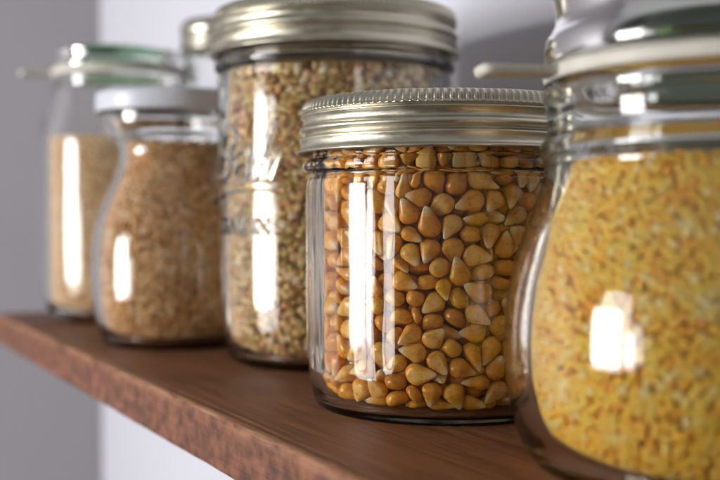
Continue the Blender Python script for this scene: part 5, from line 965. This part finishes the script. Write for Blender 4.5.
# ================================================================== tall jar of buckwheat with raised lettering
def text_height():
    """height map of the raised lettering, rasterised from real letter shapes. returns grid, x0,x1,z0,z1 (metres)"""
    polys = []
    def add(txt, size, x, z, shear, sx=1.0, off=0.0):
        c = bpy.data.curves.new('t', 'FONT'); c.body = txt; c.size = size; c.shear = shear; c.align_x = 'CENTER'; c.offset = off; c.resolution_u = 4
        o = bpy.data.objects.new('t', c); COL.objects.link(o)
        dg = bpy.context.evaluated_depsgraph_get(); me = bpy.data.meshes.new_from_object(o.evaluated_get(dg))
        me.calc_loop_triangles()
        P = np.array([v.co[:2] for v in me.vertices])*np.array([sx, 1])+np.array([x, z])
        for tri in me.loop_triangles: polys.append(P[list(tri.vertices)])
        bpy.data.objects.remove(o); bpy.data.curves.remove(c); bpy.data.meshes.remove(me)
    add('Ball', .0225, 0, .004, .45, .95, .0003)
    add('MASON', .0062, .002, -.0115, 0, 1.1, .0001)
    # flourish under the word
    for k in range(40):
        x = -.019+.038*k/39; z = -.0015+.0035*math.sin((k/39)*PI*.9)+.08*x; w = .0007+.0006*math.sin(PI*k/39)
        x2 = -.019+.038*(k+1)/39; z2 = -.0015+.0035*math.sin(((k+1)/39)*PI*.9)+.08*x2
        polys.append(np.array([(x, z-w), (x2, z2-w), (x2, z2+w)])); polys.append(np.array([(x, z-w), (x2, z2+w), (x, z+w)]))
    x0, x1, z0, z1 = -.026, .026, -.017, .026; d = .00012
    nx = int((x1-x0)/d); nz = int((z1-z0)/d); H = np.zeros((nz, nx))
    X = x0+(np.arange(nx)+.5)*d; Z = z0+(np.arange(nz)+.5)*d
    for T in polys:
        i0 = max(0, int((T[:, 0].min()-x0)/d)-1); i1 = min(nx, int((T[:, 0].max()-x0)/d)+2)
        j0 = max(0, int((T[:, 1].min()-z0)/d)-1); j1 = min(nz, int((T[:, 1].max()-z0)/d)+2)
        if i1 <= i0 or j1 <= j0: continue
        gx, gz = np.meshgrid(X[i0:i1], Z[j0:j1]); s = []
        for a in range(3):
            p, q = T[a], T[(a+1) % 3]; s.append((q[0]-p[0])*(gz-p[1])-(q[1]-p[1])*(gx-p[0]))
        ins = ((s[0] >= 0) & (s[1] >= 0) & (s[2] >= 0)) | ((s[0] <= 0) & (s[1] <= 0) & (s[2] <= 0))
        H[j0:j1, i0:i1] = np.maximum(H[j0:j1, i0:i1], ins)
    for _ in range(4):      # soft pressed edges
        H = (H+np.roll(H, 1, 0)+np.roll(H, -1, 0)+np.roll(H, 1, 1)+np.roll(H, -1, 1))/5
    return H, x0, x1, z0, z1
J4 = Vector((-.0079, .341, 0))
def tall_jar():
    t = thing('mason_jar', J4, 'tall glass jar with raised lettering and silver screw lid, holding mixed brown buckwheat', 'jar')
    Ro = .0367
    outer = [(0, .0006), (.022, .0006), (.027, .0003), (.0308, 0), (.0322, .0004), (.0336, .0024), (.0349, .0070), (.0360, .0120), (.0366, .017), (Ro, .022)]
    body_hi = [(Ro, .0800), (Ro, .0855), (.0366, .0868), (.0360, .0876), (.0357, .0880), (.0358, .0884), (.0372, .0887), (.0377, .0897), (.0376, .0908), (.0370, .0916), (.0358, .0921), (.0355, .0930), (.0355, .0990), (.0353, .1040), (.0349, .1050), (.0342, .1053)]
    inner = [(.0342, .1053), (.0332, .1049), (.0327, .1040), (.0325, .0950), (.0327, .0880), (.0330, .0840), (.0332, .0800), (.0332, .0170), (.0329, .0105), (.0318, .0060), (.0296, .0034), (.026, .0025), (.012, .0023), (0, .0023)]
    lo = chaikin(outer, 2); hi = chaikin(body_hi, 2)
    dense = [(Ro, z) for z in np.arange(.0226, .0799, .00028)]
    prof = lo+dense+hi+chaikin(inner, 2)
    H, x0, x1, z0, z1 = text_height()
    ang0 = math.atan2(-J4.y, -J4.x) - math.radians(52); zc = .0512   # centre of the lettering
    def fn(R, Z, T):
        d = (T-ang0+PI) % (2*PI)-PI
        x = d*Ro; z = Z-zc
        i = np.clip(((x-x0)/(x1-x0)*H.shape[1]).astype(int), 0, H.shape[1]-1); j = np.clip(((z-z0)/(z1-z0)*H.shape[0]).astype(int), 0, H.shape[0]-1)
        m = (x > x0) & (x < x1) & (z > z0) & (z < z1) & (R > .0365)
        e = np.where(m, H[j, i]*.00070, 0)
        w = np.where(R < .0335, .0001*np.sin(8*T)+.00008*np.sin(19*T+2)+.00005*np.sin(Z*300+5*T), .00004*np.sin(11*T+Z*90))
        return e+np.where(Z > .018, w, 0)
    link('glass_body', revolve('glass_body', prof, 840, fn), G_CLEAR, t)
    link('screw_band', screw_band(.0392, .0380, .0933, .1072, 138, 0), M_BAND, t)
    link('lid_disc', lid_disc(.0348, .1062), M_LID, t)
    t.scale = (1, 1, 1.013)
    rs = np.random.default_rng(11)
    cav = [(.0255, .0027), (.0292, .0036), (.0314, .0062), (.0325, .0107), (.0328, .0172), (.0328, .0800), (.0325, .0840), (.0322, .0880), (.0321, .100)]
    s = .0022
    pts = pack(cav, s, 3, rs, .84, z1=.0885)
    o = link('buckwheat_grains', grains_mesh('buckwheat_grains', pts, s, 'buckwheat', rs, cav, s*2.0, 1.14), M_BUCK)
    o.location = J4; o.scale = (1, 1, 1.013)
    tag(o, 'mixed tan, olive and reddish buckwheat grains filling the tall jar with raised lettering', 'grain', kind='stuff')
tall_jar()

# ================================================================== rounded jars with flared rims
def tulip(loc, outer, inner, label, glass=G_CLEAR, seg=160):
    t = thing('glass_jar', loc, label, 'jar')
    link('glass_body', jar_body(outer, inner, seg), glass, t)
    return t

def ring_with_tab(R, r_in, z, th, ang, tab_len, tab_w, parent, droop=0.0):
    """flat rubber ring with a pull tongue at angle ang"""
    seg = 128; V = []; F = []
    pr = [(r_in, -th/2), (R-th*.25, -th/2), (R-th*.07, -th*.42), (R, -th*.2), (R, th*.2), (R-th*.07, th*.42), (R-th*.25, th/2), (r_in, th/2)]
    n = len(pr)
    for i in range(seg):
        a = 2*PI*i/seg
        for (r, zz) in pr: V.append((r*math.cos(a), r*math.sin(a), z+zz))
    for i in range(seg):
        for j in range(n):
            a = i*n+j; b = i*n+(j+1) % n; c = ((i+1) % seg)*n+(j+1) % n; d = ((i+1) % seg)*n+j
            F.append((a, b, c, d))
    # tongue: rounded strip with small grip ridges
    ux, uy = math.cos(ang), math.sin(ang); vx, vy = -uy, ux
    st = 26; b0 = len(V); cs = 12
    for k in range(st+1):
        q = k/st; x = R-.0035+(tab_len+.0035)*q
        w = tab_w*(1+.5*max(0, 1-q*4)**2)*(math.sqrt(max(.02, 1-max(0, (q-.88)/.12)**2)) if q > .88 else 1)
        h = th*.80*(1+.10*math.cos(k*PI))*(1 if .72 < q < .97 else .93)*(math.sqrt(max(.05, 1-max(0, (q-.94)/.065)**2)) if q > .94 else 1)
        dz = -droop*q*q*tab_len
        for i in range(cs):
            a = 2*PI*i/cs; ca, sa = math.cos(a), math.sin(a)
            yy = math.copysign(abs(ca)**.5, ca)*w/2; zz = math.copysign(abs(sa)**.6, sa)*h/2
            V.append((ux*x+vx*yy, uy*x+vy*yy, z+dz+zz))
    for k in range(st):
        for i in range(cs):
            a = b0+k*cs+i; b = b0+k*cs+(i+1) % cs; F.append((a, b, b+cs, a+cs))
    F.append(tuple(b0+i for i in range(cs-1, -1, -1))); F.append(tuple(b0+st*cs+i for i in range(cs)))
    me = bpy.data.meshes.new('rubber_ring'); me.from_pydata(V, [], F)
    import bmesh
    bm = bmesh.new(); bm.from_mesh(me); bmesh.ops.recalc_face_normals(bm, faces=bm.faces); bm.to_mesh(me); bm.free()
    for p in me.polygons: p.use_smooth = True
    return link('rubber_ring', me, M_RUB, parent)

def glass_lid(R, Rt, z, h, parent, mat_=None):
    """pressed glass lid: flange on the ring, step, flat raised top with a hollow underside"""
    P = [(0, z+h*.80), (Rt*.70, z+h*.80), (Rt*.78, z+h*.86), (Rt*.82, z+h), (Rt*.96, z+h), (Rt, z+h*.93), (Rt*1.005, z+h*.80), (Rt*.985, z+h*.62), (Rt*.98, z+h*.45), (Rt*1.0, z+h*.37), (R*.965, z+h*.34), (R*.99, z+h*.28), (R, z+h*.15), (R*.99, z+h*.03), (R*.96, z), (R*.86, z),
         (R*.85, z-.0020), (R*.82, z-.0021), (R*.80, z-.0005), (Rt*.86, z+h*.30), (Rt*.87, z+h*.50), (Rt*.84, z+h*.62), (Rt*.76, z+h*.66), (0, z+h*.66)]
    return link('glass_lid', revolve('glass_lid', chaikin(P, 2), 128), mat_ or G_PRESS, parent)

# ---- foreground jar
D6 = .2055
J6 = Vector((D6*math.sin(math.radians(19.6)), D6*math.cos(math.radians(19.6)), 0))
outer = [(0, .0008), (.026, .0008), (.031, .0004), (.0352, 0), (.0374, .0009), (.0392, .0032), (.0407, .0070), (.0418, .0118), (.0425, .0170), (.0427, .0225), (.0424, .0285), (.0415, .0338), (.0402, .0385), (.0388, .0425), (.0374, .0460), (.0362, .0492), (.0356, .0518), (.0353, .0534), (.0355, .0543),
         (.0363, .0551), (.0366, .0561), (.0362, .0571), (.0354, .0579), (.0350, .0592), (.0350, .0622), (.0353, .0637), (.0358, .0648), (.0359, .0662), (.0357, .0676), (.0350, .0680)]
inner = [(.0350, .0680), (.0320, .0678), (.0308, .0672), (.0304, .0652), (.0306, .0602), (.0312, .0552), (.0320, .0515), (.0334, .0468), (.0350, .0425), (.0365, .0375), (.0376, .0330), (.0383, .0275), (.0385, .0220), (.0382, .0160), (.0374, .0110), (.0360, .0070), (.0338, .0042), (.0300, .0030), (.015, .0028), (0, .0028)]
jar6 = tulip(J6, outer, inner, 'big rounded glass jar of yellow grits with glass lid, nearest the camera', G_CLEAR, 192)
ang_tab = math.atan2(-.10, -1.0)
ring_with_tab(.0357, .0300, .0691, .0025, ang_tab, .0135, .0085, jar6, .0)
glass_lid(.0357, .0342, .0704, .0175, jar6)
rs = np.random.default_rng(21)
cav6 = [(.0296, .0032), (.0333, .0044), (.0355, .0072), (.0369, .0112), (.0377, .0162), (.0380, .0222), (.0378, .0275), (.0371, .0330), (.0360, .0375), (.0345, .0425), (.0329, .0468), (.0315, .0515), (.0307, .0552), (.0305, .057)]
s6 = .0017
pts = pack(cav6, s6, 3, rs, .68, z1=.0548)
o = link('yellow_grits', grains_mesh('yellow_grits', pts, s6, 'grit', rs, cav6, s6*1.6, 1.16), M_MIL); o.location = J6; o.scale = (1, 1, 1.025)
jar6.scale = (1, 1, 1.025)
tag(o, 'fine bright yellow grits filling the big rounded jar nearest the camera', 'grain', kind='stuff')

# ---- brown-grain jar with a plastic cover
J2 = Vector((-.0658, .386, 0))
outer = [(0, .0016), (.016, .0016), (.0205, .0004), (.0236, 0), (.0250, .0004), (.0266, .0038), (.0282, .0080), (.0292, .0140), (.0296, .0210), (.0296, .0290), (.0290, .0380), (.0276, .0440), (.0252, .0500), (.0226, .0560), (.0206, .0615), (.0197, .0655), (.0199, .0685), (.0214, .0710), (.0238, .0730), (.0252, .0752), (.0256, .0780), (.0258, .0800), (.0263, .0810), (.0264, .0825), (.0262, .0845), (.0252, .0850)]
inner = [(.0252, .0850), (.0242, .0848), (.0236, .0840), (.0233, .0800), (.0228, .0765), (.0210, .0738), (.0187, .0710), (.0178, .0680), (.0178, .0650), (.0186, .0610), (.0205, .0560), (.0231, .0500), (.0252, .0440), (.0265, .0380), (.0271, .0290), (.0271, .0210), (.0267, .0140), (.0256, .0080), (.0238, .0045), (.020, .0026), (.010, .0024), (0, .0024)]
jar2 = tulip(J2, outer, inner, 'pear-shaped glass jar of brown grains with a pale grey plastic cover', G_SIDE)
zt = .0876
P = [(0, zt-.0010), (.018, zt-.0010), (.0200, zt-.0004), (.0215, zt), (.0262, zt), (.0273, zt-.0005), (.0277, zt-.0015), (.0277, zt-.0055), (.0278, zt-.0066), (.0277, zt-.0070), (.0270, zt-.0070), (.0269, zt-.0060), (.0268, zt-.0022), (.0260, zt-.0018), (.010, zt-.0018), (0, zt-.0018)]
link('plastic_cover', revolve('plastic_cover', chaikin(P, 2), 128), M_PLA, jar2)
cav2 = [(.0198, .0029), (.0234, .0048), (.0251, .0082), (.0262, .0142), (.0265, .0212), (.0265, .0288), (.0260, .0378), (.0247, .0438), (.0226, .0498), (.0200, .0558), (.0181, .0608), (.0173, .0650), (.0173, .0680), (.0180, .0705), (.019, .072)]
rs = np.random.default_rng(31)
s2 = .0020
pts = pack(cav2, s2, 3, rs, .78, z1=.0705)
o = link('brown_rice_grains', grains_mesh('brown_rice_grains', pts, s2, 'rice', rs, cav2, s2*1.9, 1.25), M_RICE); o.location = J2; o.scale = (1, 1, 1.012)
jar2.scale = (1, 1, 1.012)
tag(o, 'toasted brown rice-like grains filling the pear-shaped jar with the plastic cover', 'grain', kind='stuff')

# ---- farthest jar, at the left
J1 = Vector((-.1049, .476, 0))
outer = [(0, .0018), (.020, .0018), (.0250, .0004), (.0272, 0), (.0290, .0008), (.0312, .0040), (.0330, .0090), (.0341, .0150), (.0344, .0230), (.0344, .0600), (.0343, .0760), (.0338, .0830), (.0325, .0890), (.0306, .0930), (.0296, .0955), (.0293, .0985), (.0294, .1005), (.0299, .1020), (.0299, .1040), (.0292, .1046)]
inner = [(.0292, .1046), (.0266, .1044), (.0258, .1036), (.0258, .0980), (.0266, .0935), (.0290, .0880), (.0306, .0820), (.0312, .0760), (.0314, .0600), (.0314, .0230), (.0311, .0140), (.0302, .0080), (.0275, .0046), (.022, .0032), (.012, .0030), (0, .0030)]
jar1 = tulip(J1, outer, inner, 'straight jar of pale tan grains with a greenish glass lid, farthest along the shelf', G_SIDE)
ring_with_tab(.0299, .0262, .1057, .0031, math.atan2(-.25, -1), .0130, .0095, jar1, .02)
glass_lid(.0299, .0284, .1070, .0085, jar1, G_GREEN)
cav1 = [(.0222, .0036), (.0270, .0052), (.0297, .0084), (.0306, .0142), (.0309, .0232), (.0309, .0600), (.0307, .0760), (.0303, .0800)]
rs = np.random.default_rng(41)
s1 = .0018
pts = pack(cav1, s1, 2, rs, .80, z1=.0775)
o = link('pale_wheat_grains', grains_mesh('pale_wheat_grains', pts, s1, 'grit', rs, cav1, s1*1.4, 1.3), M_PALE); o.location = J1; o.scale = (1, 1, 1.010)
jar1.scale = (1, 1, 1.010)
tag(o, 'pale tan cracked wheat filling the farthest jar with the glass lid', 'grain', kind='stuff')

# ---- small jar half hidden in the back row
J7 = Vector((-.0560, .460, 0))
t7 = thing('mason_jar', J7, 'slim jar with a pale gold metal lid, half hidden behind the tall jar', 'jar')
outer = [(0, .0014), (.014, .0014), (.018, 0), (.0195, .0010), (.0208, .0060), (.0210, .012), (.0210, .095), (.0206, .1020), (.0194, .1060), (.0186, .1080), (.0184, .1110), (.0184, .1230), (.0178, .1240)]
inner = [(.0178, .1240), (.0168, .1236), (.0164, .1220), (.0164, .1080), (.0172, .1050), (.0186, .1010), (.0190, .095), (.0190, .012), (.0182, .0070), (.015, .0048), (0, .0044)]
link('glass_body', jar_body(outer, inner, 96), G_CLEAR, t7)
z0, z1 = .1145, .1272
P = [(0, z1-.0006), (.0150, z1-.0006), (.0158, z1), (.0178, z1), (.0192, z1-.0012), (.0199, z1-.0032), (.0200, z1-.0055), (.0193, z1-.0064), (.0192, z1-.0070), (.0198, z1-.0078), (.0198, z1-.0110), (.0202, z1-.0120), (.0200, z1-.0127), (.0194, z1-.0124), (.0191, z1-.0060), (.0186, z1-.0020), (.0100, z1-.0016), (0, z1-.0016)]
link('metal_lid', revolve('metal_lid', chaikin(P, 2), 96), M_GOLD, t7)
cav7 = [(.0145, .0052), (.0178, .0074), (.0186, .0122), (.0186, .095)]
rs = np.random.default_rng(51)
pts = pack(cav7, .004, 1, rs, .85, z1=.070)
o = link('dried_bean_filling', grains_mesh('dried_bean_filling', pts, .004, 'grit', rs, cav7, .0035, 1.1), M_RICE); o.location = J7
tag(o, 'brown dry goods in the slim half-hidden jar of the back row', 'grain', kind='stuff')

# ------------------------------------------------------------------ light: a window to the left, a faint one behind the camera, soft room light
def area(name, loc, target, sx, sy, power, col):
    l = bpy.data.lights.new(name, 'AREA'); l.shape = 'RECTANGLE'; l.size = sx; l.size_y = sy; l.energy = power; l.color = col
    o = bpy.data.objects.new(name, l); COL.objects.link(o); o.location = loc
    d = (Vector(target)-Vector(loc)).normalized(); o.rotation_euler = d.to_track_quat('-Z', 'Y').to_euler()
    return o
def pane_falloff(o, e=.10):
    # panes bright in the middle and a little dimmer to the frame, as with trees and sky outside
    l = o.data; l.use_nodes = True; n_ = l.node_tree; em = n_.nodes['Emission']
    g = N(n_, 'ShaderNodeNewGeometry'); s = N(n_, 'ShaderNodeSeparateXYZ'); n_.links.new(g.outputs['Parametric'], s.inputs[0])
    outs = []
    for ax in ('X', 'Y'):
        a = N(n_, 'ShaderNodeMapRange', interpolation_type='SMOOTHSTEP'); a.inputs['From Min'].default_value = 0; a.inputs['From Max'].default_value = e; n_.links.new(s.outputs[ax], a.inputs['Value'])
        b = N(n_, 'ShaderNodeMapRange', interpolation_type='SMOOTHSTEP'); b.inputs['From Min'].default_value = 1; b.inputs['From Max'].default_value = 1-e; n_.links.new(s.outputs[ax], b.inputs['Value'])
        m = N(n_, 'ShaderNodeMath', operation='MULTIPLY'); n_.links.new(a.outputs[0], m.inputs[0]); n_.links.new(b.outputs[0], m.inputs[1]); outs.append(m)
    m = N(n_, 'ShaderNodeMath', operation='MULTIPLY'); n_.links.new(outs[0].outputs[0], m.inputs[0]); n_.links.new(outs[1].outputs[0], m.inputs[1])
    nz = noise(n_, g.outputs['Parametric'], 5, 3); r = ramp(n_, [(.3, (.55, .55, .55)), (.7, (1.2, 1.2, 1.2))]); n_.links.new(nz, r.inputs['Fac'])
    m2 = N(n_, 'ShaderNodeMath', operation='MULTIPLY'); n_.links.new(m.outputs[0], m2.inputs[0]); n_.links.new(r.outputs['Color'], m2.inputs[1])
    n_.links.new(m2.outputs[0], em.inputs['Strength'])
pane_falloff(area('window_light', (-.95, .040, .03), (-.02, .34, .04), .33, .38, 21.0, (1.0, .99, .98)), .22)
pane_falloff(area('window_light', (-.93, -.185, -.03), (-.02, .34, .02), .13, .26, 3.0, (1.0, .99, .98)), .35)
area('far_window_light', (.62, -1.15, .35), (.0, .3, .05), .16, .5, .8, (1, .97, .93))

w = bpy.data.worlds.new('World'); sc.world = w; w.use_nodes = True
nt = w.node_tree; bg = nt.nodes['Background']
tc = N(nt, 'ShaderNodeTexCoord'); sx = N(nt, 'ShaderNodeSeparateXYZ'); nt.links.new(tc.outputs['Generated'], sx.inputs[0])
mr = N(nt, 'ShaderNodeMapRange'); mr.inputs['From Min'].default_value = -1; mr.inputs['From Max'].default_value = 1; nt.links.new(sx.outputs['Z'], mr.inputs['Value'])
cr = ramp(nt, [(0, (.10, .075, .055)), (.42, (.12, .105, .095)), (.55, (.23, .23, .235)), (1, (.58, .58, .59))]); nt.links.new(mr.outputs['Result'], cr.inputs['Fac'])
nt.links.new(cr.outputs['Color'], bg.inputs['Color']); bg.inputs['Strength'].default_value = .62

# ------------------------------------------------------------------ camera
cd = bpy.data.cameras.new('camera'); cam = bpy.data.objects.new('camera', cd); COL.objects.link(cam)
cam.location = (0, 0, EYE); cam.rotation_euler = (math.radians(90-1.33), 0, 0)
cd.sensor_width = 36; cd.lens = 54; cd.clip_start = .005; cd.clip_end = 20
cd.dof.use_dof = True; cd.dof.focus_distance = .231; cd.dof.aperture_fstop = 11.0; cd.dof.aperture_blades = 7
sc.camera = cam

sc.view_settings.view_transform = 'Standard'; sc.view_settings.look = 'None'
sc.view_settings.exposure = 0; sc.view_settings.gamma = 1
cy = sc.cycles
cy.use_denoising = True
try: cy.denoiser = 'OPENIMAGEDENOISE'
except Exception: pass
cy.max_bounces = 16; cy.transmission_bounces = 14; cy.glossy_bounces = 6; cy.diffuse_bounces = 4; cy.transparent_max_bounces = 8; cy.volume_bounces = 0
cy.caustics_reflective = True; cy.caustics_refractive = True
cy.blur_glossy = .3; cy.sample_clamp_indirect = 12; cy.sample_clamp_direct = 0
cy.use_adaptive_sampling = True; cy.adaptive_threshold = .01
